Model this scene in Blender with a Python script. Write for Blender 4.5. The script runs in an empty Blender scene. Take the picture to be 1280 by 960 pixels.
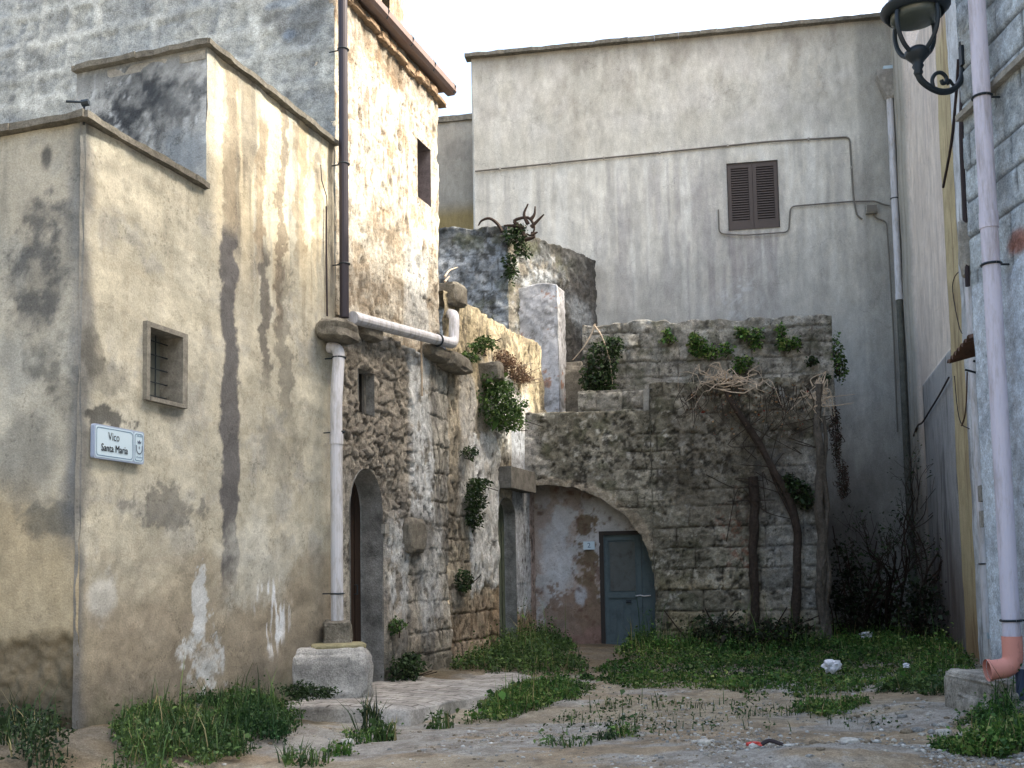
import bpy, bmesh, math, random
import numpy as np
from mathutils import Vector
random.seed(7); rng = np.random.default_rng(7)
sc = bpy.context.scene
COL = sc.collection
PI = math.pi
# ------------------------------------------------------------------ camera geometry (metres; eye 1.5 m above the yard)
EYE = np.array([0.0, 0.0, 1.5]); FPX = 1300.0; SH = 133.0
PITCH = math.radians(4.5); ROLL = -0.018
_f = np.array([0, math.cos(PITCH), math.sin(PITCH)]); _u0 = np.array([0, -math.sin(PITCH), math.cos(PITCH)]); _r0 = np.array([1.0, 0, 0])
_r = math.cos(ROLL) * _r0 + math.sin(ROLL) * _u0
_u = -math.sin(ROLL) * _r0 + math.cos(ROLL) * _u0
def ray(px, py):
    return _f + (px - 640) / FPX * _r + (480 - py + SH) / FPX * _u
def project(P):
    q = np.asarray(P, float) - EYE
    d = q @ _f
    return 640 + FPX * (q @ _r) / d, 480 + SH - FPX * (q @ _u) / d
def at(px, py, Y):
    r = ray(px, py); return EYE + r * (Y / r[1])
def gpix(px, py, z=0.0):
    r = ray(px, py); return EYE + r * ((z - EYE[2]) / r[2])
def lin(r, g, b):
    f = lambda c: (c / 255) / 12.92 if c / 255 <= 0.04045 else ((c / 255 + 0.055) / 1.055) ** 2.4
    return np.array([f(r), f(g), f(b)])
# ------------------------------------------------------------------ noise
def _h(ix, iy, s):
    h = (ix.astype(np.int64) * 374761393 + iy.astype(np.int64) * 668265263 + s * 2147483647 + 1013904223) & 0xFFFFFFFF
    h = ((h ^ (h >> 13)) * 1274126177) & 0xFFFFFFFF
    h = ((h ^ (h >> 16)) * 2246822519) & 0xFFFFFFFF
    return ((h ^ (h >> 15)) & 0xFFFFFF) / float(0xFFFFFF)
def vn(x, y, s=0):
    x = np.asarray(x, float); y = np.asarray(y, float)
    ix = np.floor(x); iy = np.floor(y); fx = x - ix; fy = y - iy
    u = fx * fx * fx * (fx * (fx * 6 - 15) + 10); v = fy * fy * fy * (fy * (fy * 6 - 15) + 10)
    a = _h(ix, iy, s); b = _h(ix + 1, iy, s); c = _h(ix, iy + 1, s); d = _h(ix + 1, iy + 1, s)
    return (a + (b - a) * u) * (1 - v) + (c + (d - c) * u) * v
def fbm(x, y, o=4, s=0, g=0.58):
    r = 0; a = 1; n = 0
    for i in range(o):
        r = r + a * vn(x * 2 ** i + 17.3 * i, y * 2 ** i - 9.1 * i, s + i * 31); n += a; a *= g
    return r / n                      # 0..1, mean .5
def worley(x, y, s=0):
    ix = np.floor(x); iy = np.floor(y); f1 = np.full(np.shape(x), 9.0); f2 = f1.copy(); idd = np.zeros(np.shape(x))
    for dx in (-1, 0, 1):
        for dy in (-1, 0, 1):
            cx = ix + dx; cy = iy + dy
            d = np.hypot(cx + .1 + .8 * _h(cx, cy, s) - x, cy + .1 + .8 * _h(cx, cy, s + 5) - y); q = _h(cx, cy, s + 9)
            m = d < f1
            f2 = np.where(m, f1, np.minimum(f2, d)); idd = np.where(m, q, idd); f1 = np.where(m, d, f1)
    return f1, f2, idd
def ss(a, b, x):
    t = np.clip((x - a) / (b - a), 0, 1); return t * t * (3 - 2 * t)
def mix(c, d, m):
    return c + (np.asarray(d) - c) * np.clip(m, 0, 1)[:, None]
def ashlar(T, Z, rh, bw, s=0, jit=.35, warp=.012):
    """irregular coursed blocks: distance to the nearest joint (m), a random number per block"""
    T = T + (fbm(T * 4, Z * 4, 3, s + 70) - .5) * warp * 2; Z = Z + (fbm(T * 3, Z * 4, 3, s + 80) - .5) * warp * 2
    r0 = np.random.default_rng(s + 1000)
    hs = np.cumsum(rh * (1 + jit * (r0.random(400) - .5))) - 40 * rh * .5
    hs = hs - hs[40]  # start below zero
    k = np.clip(np.searchsorted(hs, Z), 1, 399)
    dz = np.minimum(Z - hs[k - 1], hs[k] - Z)
    dt = np.zeros_like(T); bid = np.zeros_like(T)
    for q in np.unique(k):
        m = k == q; rr = np.random.default_rng(s * 77 + int(q))
        e = np.cumsum(bw * (1 + 1.1 * (rr.random(300) - .5))) - 30 * bw * rr.uniform(.8, 1.2)
        j = np.clip(np.searchsorted(e, T[m]), 1, 299)
        dt[m] = np.minimum(T[m] - e[j - 1], e[j] - T[m]); bid[m] = _h(j.astype(float), np.full(j.shape, float(q)), s)
    return np.minimum(dz, dt), bid
# ------------------------------------------------------------------ objects
def thing(name, label, cat, loc=(0, 0, 0), group=None):
    o = bpy.data.objects.new(name, None); COL.objects.link(o); o.location = loc; o.empty_display_size = .2
    o['label'] = label; o['category'] = cat
    if group: o['group'] = group
    return o
def tag(o, label=None, cat=None, group=None, kind=None):
    if label: o['label'] = label
    if cat: o['category'] = cat
    if group: o['group'] = group
    if kind: o['kind'] = kind
    return o
def wloc(o):
    v = np.zeros(3)
    while o is not None:
        v = v + np.array(o.location); o = o.parent
    return v
def mk(name, V, F, mat, parent=None, col=None, smooth=False, origin=None):
    """V in world metres; the mesh is stored relative to its parent (or to origin)"""
    V = np.asarray(V, float)
    base = wloc(parent)
    org = np.zeros(3) if origin is None else np.asarray(origin, float) - base
    me = bpy.data.meshes.new(name)
    L = V - base - org
    if isinstance(F, np.ndarray):
        n, k = F.shape
        me.vertices.add(len(L)); me.vertices.foreach_set('co', L.ravel())
        me.loops.add(n * k); me.loops.foreach_set('vertex_index', F.ravel().astype(np.int32))
        me.polygons.add(n); me.polygons.foreach_set('loop_start', (np.arange(n) * k).astype(np.int32))
        me.update(calc_edges=True)
    else:
        me.from_pydata([tuple(v) for v in L], [], [tuple(int(i) for i in f) for f in F]); me.update()
    if col is not None:
        a = me.color_attributes.new('Col', 'FLOAT_COLOR', 'POINT')
        c = np.ones((len(L), 4), np.float32); c[:, :3] = np.clip(col * np.array([.955, 1.0, 1.05]), 0.004, .95); a.data.foreach_set('color', c.ravel())
    if smooth: me.polygons.foreach_set('use_smooth', np.ones(len(me.polygons), bool))
    me.materials.append(mat)
    o = bpy.data.objects.new(name, me); COL.objects.link(o)
    o.location = org
    if parent is not None: o.parent = parent
    return o
class G:
    """collects shapes into one mesh"""
    def __init__(s): s.V = []; s.F = []; s.C = []
    def add(s, V, F, c=None):
        b = len(s.V); s.V += [tuple(v) for v in V]; s.F += [tuple(int(i) + b for i in f) for f in F]
        s.C += [tuple(c if c is not None else (.5, .5, .5))] * len(V); return s
    def hexa(s, P, c=None):     # 8 points: bottom ring 0-3, top ring 4-7
        return s.add(P, [(3, 2, 1, 0), (4, 5, 6, 7), (0, 1, 5, 4), (1, 2, 6, 5), (2, 3, 7, 6), (3, 0, 4, 7)], c)
    def wbox(s, W, t0, t1, z0, z1, o0, o1, c=None):
        return s.hexa([W.pt(t0, z0, o0), W.pt(t1, z0, o0), W.pt(t1, z0, o1), W.pt(t0, z0, o1), W.pt(t0, z1, o0), W.pt(t1, z1, o0), W.pt(t1, z1, o1), W.pt(t0, z1, o1)], c)
    def tube(s, pts, r, n=10, c=None, cap=True):
        V, F = tube(pts, r, n, cap); return s.add(V, F, c)
    def build(s, name, mat, parent=None, smooth=False, origin=None, usecol=False):
        return mk(name, s.V, s.F, mat, parent, np.array(s.C) if usecol else None, smooth, origin)
def tube(pts, r, n=10, cap=True):
    P = [np.asarray(p, float) for p in pts]; m = len(P); R = [r] * m if np.isscalar(r) else list(r)
    V = []; F = []; ref = None
    for i in range(m):
        a = P[max(i - 1, 0)]; b = P[min(i + 1, m - 1)]; d = (b - a) / (np.linalg.norm(b - a) + 1e-9)
        if ref is None:
            ref = np.cross(d, [0, 0, 1.0]) if abs(d[2]) < .9 else np.cross(d, [0, 1.0, 0])
        ref = ref - d * (ref @ d); ref /= np.linalg.norm(ref) + 1e-9; e = np.cross(d, ref)
        for k in range(n):
            w = 2 * PI * k / n; V.append(P[i] + R[i] * (math.cos(w) * ref + math.sin(w) * e))
    for i in range(m - 1):
        for k in range(n):
            F.append((i * n + k, i * n + (k + 1) % n, (i + 1) * n + (k + 1) % n, (i + 1) * n + k))
    if cap: F.append(tuple(range(n))[::-1]); F.append(tuple((m - 1) * n + k for k in range(n)))
    return V, F
def knobby(pts, r, n=12, s=0, amp=.35):
    V, F = tube(pts, r, n); V = np.array(V); m = len(pts); C = np.repeat(np.array([np.asarray(p) for p in pts]), n, 0); D = V - C
    k = fbm(V[:, 2] * 4 + V[:, 0] * 9, V[:, 1] * 9 + V[:, 2] * 1.5, 4, s) - .5 + .6 * (fbm(np.arange(m * n) % n * .9, V[:, 2] * 2.2, 3, s + 2) - .5)
    return C + D * (1 + 2 * amp * k)[:, None], F
def smooth_path(pts, k=6):
    P = [np.asarray(p, float) for p in pts]; P = [2 * P[0] - P[1]] + P + [2 * P[-1] - P[-2]]; out = []
    for i in range(1, len(P) - 2):
        for j in range(k):
            t = j / k; a, b, c, d = P[i - 1:i + 3]
            out.append(.5 * (2 * b + (c - a) * t + (2 * a - 5 * b + 4 * c - d) * t * t + (3 * b - a - 3 * c + d) * t ** 3))
    out.append(P[-2]); return out
def elbow_path(pts, rad, k=6):
    """polyline with rounded corners"""
    P = [np.asarray(p, float) for p in pts]; out = [P[0]]
    for i in range(1, len(P) - 1):
        a = P[i] + (P[i - 1] - P[i]) / np.linalg.norm(P[i - 1] - P[i]) * rad; b = P[i] + (P[i + 1] - P[i]) / np.linalg.norm(P[i + 1] - P[i]) * rad
        for j in range(k + 1):
            t = j / k; out.append((1 - t) ** 2 * a + 2 * t * (1 - t) * P[i] + t * t * b)
    out.append(P[-1]); return out
def rock(c, size, ax, s=0, box=.55, sub=3, rough=.16):
    """rough stone: boxy icosphere bent by noise; ax = 3 axes"""
    bm = bmesh.new(); bmesh.ops.create_icosphere(bm, subdivisions=sub, radius=1)
    V = np.array([v.co[:] for v in bm.verts]); F = [tuple(v.index for v in f.verts) for f in bm.faces]; bm.free()
    p = np.sign(V) * np.abs(V) ** box; p /= np.maximum(np.abs(p).max(), 1e-6)
    n = fbm(V[:, 0] * 2 + s, V[:, 1] * 2 + V[:, 2] * 1.7, 4, s) - .5 + fbm(V[:, 2] * 2.3 - s, V[:, 1] * 2 - V[:, 0], 4, s + 3) - .5
    p = p * (1 + rough * n * 2)[:, None] * np.asarray(size) * .5
    return np.asarray(c) + p @ np.asarray(ax), F
class Wall:
    """vertical plane: origin (x,y), unit direction d along the wall, outward normal n"""
    def __init__(s, o, d, n):
        s.o = np.array([o[0], o[1], 0.0]); s.d = np.array([d[0], d[1], 0.0]) / np.hypot(*d); s.n = np.array([n[0], n[1], 0.0]) / np.hypot(*n)
        s.ax = np.array([s.d, s.n, [0, 0, 1]])
    def pt(s, t, z, off=0.0): return s.o + s.d * t + s.n * off + np.array([0, 0, z])
    def pix(s, px, py, off=0.0):
        r = ray(px, py); k = ((s.o + s.n * off - EYE) @ s.n) / (r @ s.n); P = EYE + k * r
        return float((P - s.o) @ s.d), float(P[2])
    def pp(s, px, py, off=0.0): return s.pt(*s.pix(px, py, off), off)
    def sub(s, t, off=0.0, turn=0):   # the wall that starts at t and runs into (turn) the plane
        return s.o[:2] + s.d[:2] * t + s.n[:2] * off
def lines(a, b, step, snap):
    n = max(int(math.ceil((b - a) / step)), 1); x = np.linspace(a, b, n + 1)
    for v in snap:
        if a < v < b: x[min(max(int(np.argmin(abs(x - v))), 1), n - 1)] = v
    return x
def wall(name, W, t0, t1, z0, z1, step, mat, parent, holes=(), sdfs=(), top=None, disp=None, col=None, snap_t=(), snap_z=(), cap=0, endcaps=(0, 0), cut=None, smooth=False, stepz=None, off=0.0):
    """a displaced, coloured wall face; holes are rectangles (ta,tb,za,zb), sdfs are functions < 0 inside the opening"""
    ts = lines(t0, t1, step, list(snap_t) + [v for h in holes for v in h[:2]]); zs = lines(z0, z1, stepz or step, list(snap_z) + [v for h in holes for v in h[2:]])
    T, Z = np.meshgrid(ts, zs, indexing='ij'); nt, nz = T.shape
    if top is not None: Z = z0 + (Z - z0) * (top(T) - z0) / (z1 - z0)
    e = 1e-3; hd = np.full(T.shape, 9.0)
    for f in sdfs:
        d = f(T, Z); gx = (f(T + e, Z) - d) / e; gz = (f(T, Z + e) - d) / e; g2 = gx * gx + gz * gz + 1e-6
        m = np.abs(d) < .62 * step * np.sqrt(g2); m[:, 0] = False
        T = np.where(m, T - gx * d / g2, T); Z = np.where(m, Z - gz * d / g2, Z); hd = np.minimum(hd, f(T, Z))
    for a, b, c, d in holes:
        hd = np.minimum(hd, np.maximum(np.maximum(a - T, T - b), np.maximum(c - Z, Z - d)))
    t = T.ravel(); z = Z.ravel()
    O = (disp(t, z) if disp else np.zeros_like(t)) * ss(0, .06, np.maximum(hd.ravel(), 0)) + off
    i = np.arange(nt - 1)[:, None] * nz + np.arange(nz - 1)[None, :]
    Q = np.stack([i, i + nz, i + nz + 1, i + 1], -1).reshape(-1, 4)
    ct = t[Q].mean(1); cz = z[Q].mean(1); keep = np.ones(len(Q), bool)
    for a, b, c, d in holes: keep &= ~((ct > a) & (ct < b) & (cz > c) & (cz < d))
    for f in sdfs: keep &= f(ct, cz) >= 0
    if cut is not None: keep &= ~cut(ct, cz)
    Q = Q[keep]
    tt = [t]; zz = [z]; oo = [O]; fs = [Q]; n0 = len(t)
    def strip(idx, depth):
        nonlocal n0
        m = len(idx); k = 3
        for j in range(1, k + 1):
            tt.append(t[idx]); zz.append(z[idx]); oo.append(O[idx] * (1 - j / k) - depth * j / k + off * j / k)
        prev = np.asarray(idx)
        for j in range(k):
            cur = n0 + j * m + np.arange(m); fs.append(np.stack([prev[:-1], prev[1:], cur[1:], cur[:-1]], -1)); prev = cur
        n0 += k * m
    if cap: strip(np.arange(nt) * nz + nz - 1, cap)
    if endcaps[0]: strip(np.arange(nz), endcaps[0])
    if endcaps[1]: strip((nt - 1) * nz + np.arange(nz), endcaps[1])
    t = np.concatenate(tt); z = np.concatenate(zz); O = np.concatenate(oo); Q = np.concatenate(fs)
    if np.cross(W.d, [0, 0, 1]) @ W.n < 0: Q = Q[:, ::-1]
    V = W.o + t[:, None] * W.d + O[:, None] * W.n + z[:, None] * np.array([0, 0, 1.0])
    used = np.zeros(len(V), bool); used[Q.ravel()] = True; rm = np.cumsum(used) - 1
    c = col(t, z, O) if col else None
    return mk(name, V[used], rm[Q], mat, parent, None if c is None else c[used], smooth)
def reveal(g, W, poly, depth, off0=.004, closed=True, c=None, n=1):
    m = len(poly); V = []; F = []
    for j in range(n + 1):
        for t, z in poly: V.append(W.pt(t, z, off0 - depth * j / n))
    for j in range(n):
        for i in range(m if closed else m - 1):
            a = i; b = (i + 1) % m; F.append((j * m + a, j * m + b, (j + 1) * m + b, (j + 1) * m + a))
    g.add(V, F, c)
# ------------------------------------------------------------------ materials
def new_mat(name):
    m = bpy.data.materials.new(name); m.use_nodes = True; nt = m.node_tree
    b = nt.nodes['Principled BSDF']; return m, nt, b
def nd(nt, t, **k):
    n = nt.nodes.new(t)
    for a, v in k.items():
        if a in n.inputs: n.inputs[a].default_value = v
        else: setattr(n, a, v)
    return n
def masonry_mat(name, col=None, v1=.35, v2=.3, s1=9, s2=70, bump=.5, bd=.02, rough=.92, stretch=1.0, v3=.2, pits=.0, cracks=.0):
    """Col attribute (or one colour) broken up by two noises, with bump"""
    m, nt, b = new_mat(name); L = nt.links.new
    tc = nd(nt, 'ShaderNodeTexCoord'); mp = nd(nt, 'ShaderNodeMapping'); mp.inputs['Scale'].default_value = (1, 1, stretch); L(tc.outputs['Object'], mp.inputs['Vector'])
    if col is None:
        a = nd(nt, 'ShaderNodeAttribute', attribute_name='Col'); src = a.outputs['Color']
    else:
        a = nd(nt, 'ShaderNodeRGB'); a.outputs[0].default_value = (col[0] * .96, col[1], min(col[2] * 1.05, 1), 1); src = a.outputs[0]
    n1 = nd(nt, 'ShaderNodeTexNoise', Scale=s1, Detail=8, Roughness=.65); n2 = nd(nt, 'ShaderNodeTexNoise', Scale=s2, Detail=5, Roughness=.7)
    L(mp.outputs[0], n1.inputs['Vector']); L(tc.outputs['Object'], n2.inputs['Vector'])
    r1 = nd(nt, 'ShaderNodeMapRange'); r1.inputs[1].default_value = .3; r1.inputs[2].default_value = .7; r1.inputs[3].default_value = 1 - v1; r1.inputs[4].default_value = 1 + v1
    r2 = nd(nt, 'ShaderNodeMapRange'); r2.inputs[1].default_value = .3; r2.inputs[2].default_value = .7; r2.inputs[3].default_value = 1 - v2; r2.inputs[4].default_value = 1 + v2
    L(n1.outputs[0], r1.inputs[0]); L(n2.outputs[0], r2.inputs[0])
    mu = nd(nt, 'ShaderNodeMath', operation='MULTIPLY'); L(r1.outputs[0], mu.inputs[0]); L(r2.outputs[0], mu.inputs[1])
    n3 = nd(nt, 'ShaderNodeTexNoise', Scale=2.3, Detail=14, Roughness=.74); L(mp.outputs[0], n3.inputs['Vector'])
    r3 = nd(nt, 'ShaderNodeMapRange'); r3.inputs[1].default_value = .36; r3.inputs[2].default_value = .64; r3.inputs[3].default_value = 1 - v3; r3.inputs[4].default_value = 1 + v3; L(n3.outputs[0], r3.inputs[0])
    m3 = nd(nt, 'ShaderNodeMath', operation='MULTIPLY'); L(mu.outputs[0], m3.inputs[0]); L(r3.outputs[0], m3.inputs[1]); mu = m3; hgt = None
    for amt, kind in ((pits, 'pit'), (cracks, 'crack')):
        if not amt: continue
        wv = nd(nt, 'ShaderNodeVectorMath', operation='SCALE'); L(n1.outputs['Color'], wv.inputs[0]); wv.inputs['Scale'].default_value = .12 if kind == 'pit' else .35
        wa = nd(nt, 'ShaderNodeVectorMath', operation='ADD'); L(tc.outputs['Object'], wa.inputs[0]); L(wv.outputs[0], wa.inputs[1])
        vo = nd(nt, 'ShaderNodeTexVoronoi', feature='F1' if kind == 'pit' else 'DISTANCE_TO_EDGE'); vo.inputs['Scale'].default_value = 17 if kind == 'pit' else 1.1; L(wa.outputs[0], vo.inputs['Vector'])
        gt = nd(nt, 'ShaderNodeTexNoise', Scale=1.7 if kind == 'pit' else .8, Detail=5); L(tc.outputs['Object'], gt.inputs['Vector'])
        g1 = nd(nt, 'ShaderNodeMapRange'); g1.inputs[1].default_value = .46; g1.inputs[2].default_value = .62; L(gt.outputs[0], g1.inputs[0])
        p1 = nd(nt, 'ShaderNodeMapRange'); p1.inputs[1].default_value = .16 if kind == 'pit' else .002; p1.inputs[2].default_value = .34 if kind == 'pit' else .010; p1.inputs[3].default_value = 1; p1.inputs[4].default_value = 0; L(vo.outputs['Distance'], p1.inputs[0])
        pm = nd(nt, 'ShaderNodeMath', operation='MULTIPLY'); L(g1.outputs[0], pm.inputs[0]); L(p1.outputs[0], pm.inputs[1])
        iv = nd(nt, 'ShaderNodeMath', operation='MULTIPLY_ADD'); L(pm.outputs[0], iv.inputs[0]); iv.inputs[1].default_value = -amt; iv.inputs[2].default_value = 1
        mm = nd(nt, 'ShaderNodeMath', operation='MULTIPLY'); L(mu.outputs[0], mm.inputs[0]); L(iv.outputs[0], mm.inputs[1]); mu = mm
    vm = nd(nt, 'ShaderNodeVectorMath', operation='SCALE'); L(src, vm.inputs[0]); L(mu.outputs[0], vm.inputs['Scale']); L(vm.outputs[0], b.inputs['Base Color'])
    b.inputs['Roughness'].default_value = rough; b.inputs['Specular IOR Level'].default_value = .12
    ad = nd(nt, 'ShaderNodeMath', operation='ADD'); L(n1.outputs[0], ad.inputs[0]); L(n2.outputs[0], ad.inputs[1])
    bp = nd(nt, 'ShaderNodeBump', Strength=bump, Distance=bd); L(ad.outputs[0], bp.inputs['Height']); L(bp.outputs[0], b.inputs['Normal'])
    return m
def plain_mat(name, col, rough=.6, metal=0.0, spec=.4, v=.15, s=14, bump=.1, grime=None, gs=3.0, gz=1.0, g0=.5):
    m, nt, b = new_mat(name); L = nt.links.new
    tc = nd(nt, 'ShaderNodeTexCoord'); n = nd(nt, 'ShaderNodeTexNoise', Scale=s, Detail=7, Roughness=.65); L(tc.outputs['Object'], n.inputs['Vector'])
    cr = nd(nt, 'ShaderNodeMix', data_type='RGBA'); cr.inputs[6].default_value = (*(np.array(col) * (1 - v)), 1); cr.inputs[7].default_value = (*np.minimum(np.array(col) * (1 + v), 1), 1)
    L(n.outputs[0], cr.inputs[0]); out = cr.outputs[2]
    if grime is not None:
        n3 = nd(nt, 'ShaderNodeTexNoise', Scale=gs, Detail=8, Roughness=.75); gm_ = nd(nt, 'ShaderNodeMapping'); gm_.inputs['Scale'].default_value = (1, 1, gz); L(tc.outputs['Object'], gm_.inputs['Vector']); L(gm_.outputs[0], n3.inputs['Vector'])
        mr = nd(nt, 'ShaderNodeMapRange'); mr.inputs[1].default_value = g0; mr.inputs[2].default_value = g0 + .18; mr.inputs[4].default_value = .8; L(n3.outputs[0], mr.inputs[0])
        g = nd(nt, 'ShaderNodeMix', data_type='RGBA'); L(mr.outputs[0], g.inputs[0]); L(out, g.inputs[6]); g.inputs[7].default_value = (*grime, 1); out = g.outputs[2]
    L(out, b.inputs['Base Color']); b.inputs['Roughness'].default_value = rough; b.inputs['Metallic'].default_value = metal; b.inputs['Specular IOR Level'].default_value = spec
    bp = nd(nt, 'ShaderNodeBump', Strength=bump, Distance=.01); L(n.outputs[0], bp.inputs['Height']); L(bp.outputs[0], b.inputs['Normal'])
    return m
def leaf_mat(name):
    m, nt, b = new_mat(name); L = nt.links.new
    a = nd(nt, 'ShaderNodeAttribute', attribute_name='Col'); L(a.outputs['Color'], b.inputs['Base Color'])
    b.inputs['Roughness'].default_value = .6; b.inputs['Specular IOR Level'].default_value = .25
    tr = nd(nt, 'ShaderNodeBsdfTranslucent'); L(a.outputs['Color'], tr.inputs['Color'])
    mx = nd(nt, 'ShaderNodeMixShader', Fac=.25); L(b.outputs[0], mx.inputs[1]); L(tr.outputs[0], mx.inputs[2]); L(mx.outputs[0], nt.nodes['Material Output'].inputs['Surface'])
    return m
M = {}
M['plaster'] = masonry_mat('weathered_plaster', v1=.13, v2=.2, s1=9, s2=60, bump=.45, bd=.02, v3=.14, pits=.3, cracks=.4)
M['stone'] = masonry_mat('weathered_limestone', v1=.3, v2=.36, s1=10, s2=55, bump=.8, bd=.025, v3=.2, pits=.3)
M['rough'] = masonry_mat('rubble_stone', v1=.36, v2=.4, s1=13, s2=60, bump=.9, bd=.03, v3=.3, pits=.6)
M['fine'] = masonry_mat('grey_render', v1=.13, v2=.2, s1=7, s2=50, bump=.4, bd=.015, stretch=.4, v3=.13, cracks=.25)
M['ground'] = masonry_mat('dirt_and_gravel', v1=.24, v2=.45, s1=16, s2=75, bump=1.0, bd=.03, v3=.18)
M['leaf'] = leaf_mat('foliage')
M['bark'] = masonry_mat('bark', lin(64, 56, 50), .35, .3, 18, 90, .8, .02)
M['twig'] = masonry_mat('dry_twig', lin(186, 168, 146), .3, .2, 20, 90, .4, .01)
M['pvc'] = plain_mat('grey_white_pvc', lin(202, 204, 210), .5, 0, .3, .07, 9, .03, lin(138, 134, 124), 9, .16, .47)
M['pvc2'] = plain_mat('lilac_white_pvc', lin(192, 192, 208), .48, 0, .3, .06, 9, .03, lin(146, 142, 146), 9, .14, .49)
M['orange'] = plain_mat('salmon_pvc', lin(204, 142, 128), .6, 0, .3, .08, 9, .05, lin(140, 96, 84), 9, .5, .52)
M['brown'] = plain_mat('brown_painted_metal', lin(54, 50, 57), .45, .2, .4, .12, 8, .05)
M['gutter'] = plain_mat('tan_painted_gutter', lin(122, 108, 104), .6, .1, .4, .1, 8, .05, lin(120, 95, 85))
M['dark'] = plain_mat('dark_interior', lin(30, 28, 27), .95, 0, .1)
M['dark_wood'] = plain_mat('dark_wood', lin(52, 42, 36), .75, 0, .2, .3, 16, .3)
M['iron'] = plain_mat('black_iron', lin(38, 48, 56), .5, .3, .4, .15, 12, .1)
M['cable'] = plain_mat('grey_cable', lin(112, 110, 104), .8, 0, .2)
M['cable_dark'] = plain_mat('dark_cable', lin(58, 52, 54), .8, 0, .2)
M['conc'] = masonry_mat('weathered_concrete', lin(150, 146, 136), .25, .25, 9, 60, .5, .02)
M['blue_door'] = plain_mat('faded_blue_grey_paint', lin(86, 101, 106), .75, 0, .3, .15, 6, .2, lin(70, 80, 84), 5)
M['green_door'] = plain_mat('faded_green_paint', lin(86, 94, 80), .7, 0, .3, .2, 6, .2, lin(60, 62, 54), 5)
M['shutter'] = plain_mat('dark_brown_paint', lin(82, 75, 72), .7, 0, .3, .2, 10, .15)
M['white'] = plain_mat('white_enamel', lin(186, 208, 222), .35, 0, .4, .03, 9, .02)
M['sign_blue'] = plain_mat('blue_enamel', lin(150, 166, 192), .5, 0, .4, .05, 9, .02)
M['black_ink'] = plain_mat('black_ink', lin(36, 38, 44), .5, 0, .3, .05)
M['blue_ink'] = plain_mat('blue_ink', lin(92, 120, 150), .5, 0, .3, .05)
M['rust'] = plain_mat('rusty_tin', lin(92, 70, 56), .8, .2, .3, .35, 20, .4, lin(60, 44, 36), 6)
M['glass'] = plain_mat('dusty_pane', lin(112, 116, 110), .25, 0, .5, .15, 4, .05)
M['litter'] = plain_mat('white_plastic', lin(225, 228, 235), .5, 0, .4, .05)
M['red'] = plain_mat('red_plastic', lin(180, 60, 52), .5, 0, .4, .1)
# ------------------------------------------------------------------ the planes of the yard
AF = math.radians(18.7); dF = (math.sin(AF), math.cos(AF)); nF = (math.cos(AF), -math.sin(AF))
P0 = at(93, 905, 8.5)
F = Wall(P0[:2], dF, nF)                                   # street facades on the left
def cross_wall(t, off=0.0): return Wall(F.sub(t, off), (-nF[0], -nF[1]), (-dF[0], -dF[1]))   # runs left from F, faces the viewer
A1 = math.radians(5); 
XA = at(655, 600, 19.7)
A = Wall(XA[:2], (math.cos(A1), -math.sin(A1)), (-math.sin(A1), -math.cos(A1)))   # front of the arched outbuilding
B1 = math.radians(9); XB = at(592, 280, 24.9)
B = Wall(XB[:2], (math.cos(B1), -math.sin(B1)), (-math.sin(B1), -math.cos(B1)))   # back house
tB = B.pix(1129, 300)[0]; PB = B.pt(tB, 0)
R1a = math.radians(14.5)
R = Wall(PB[:2], (-math.sin(R1a), -math.cos(R1a)), (-math.cos(R1a), math.sin(R1a)))   # right-hand side of the yard, from the back corner towards the viewer
Q = Wall((4.62, 10.2), (.031, -1), (-1, -.031))            # the block house nearest on the right
# ------------------------------------------------------------------ weathering masks, in wall coordinates
def ell(W, T, Z, px, py, rx, ry, s=0, amp=.5, k=2.2, off=0.0, e=(.55, 1.15)):
    tc, zc = W.pix(px, py, off); rt = abs(W.pix(px + rx, py, off)[0] - W.pix(px - rx, py, off)[0]) / 2; rz = abs(W.pix(px, py - ry, off)[1] - zc)
    d = np.sqrt(((T - tc) / rt) ** 2 + ((Z - zc) / rz) ** 2) + (fbm(T * k, Z * k, 6, s, .7) - .5) * 2.4 * amp
    return 1 - ss(e[0], e[1], d)
def box(W, T, Z, x0, y0, x1, y1, s=0, warp=.12, soft=.12, kt=3.0, kz=3.0, off=0.0):
    ym = (y0 + y1) / 2; xm = (x0 + x1) / 2
    ta, tb = sorted((W.pix(x0, ym, off)[0], W.pix(x1, ym, off)[0])); zb, za = W.pix(xm, y0, off)[1], W.pix(xm, y1, off)[1]
    d = np.minimum(np.minimum(T - ta, tb - T), np.minimum(Z - za, zb - Z) * .5) + (fbm(T * kt, Z * kz, 6, s, .68) - .5) * 2.3 * warp
    return ss(-soft, soft, d)
def blotch(T, Z, k, s, lo=.5, hi=.65, o=6, sz=1.0):
    return ss(lo, hi, fbm(T * k, Z * k * sz, o, s, .66))
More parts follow.
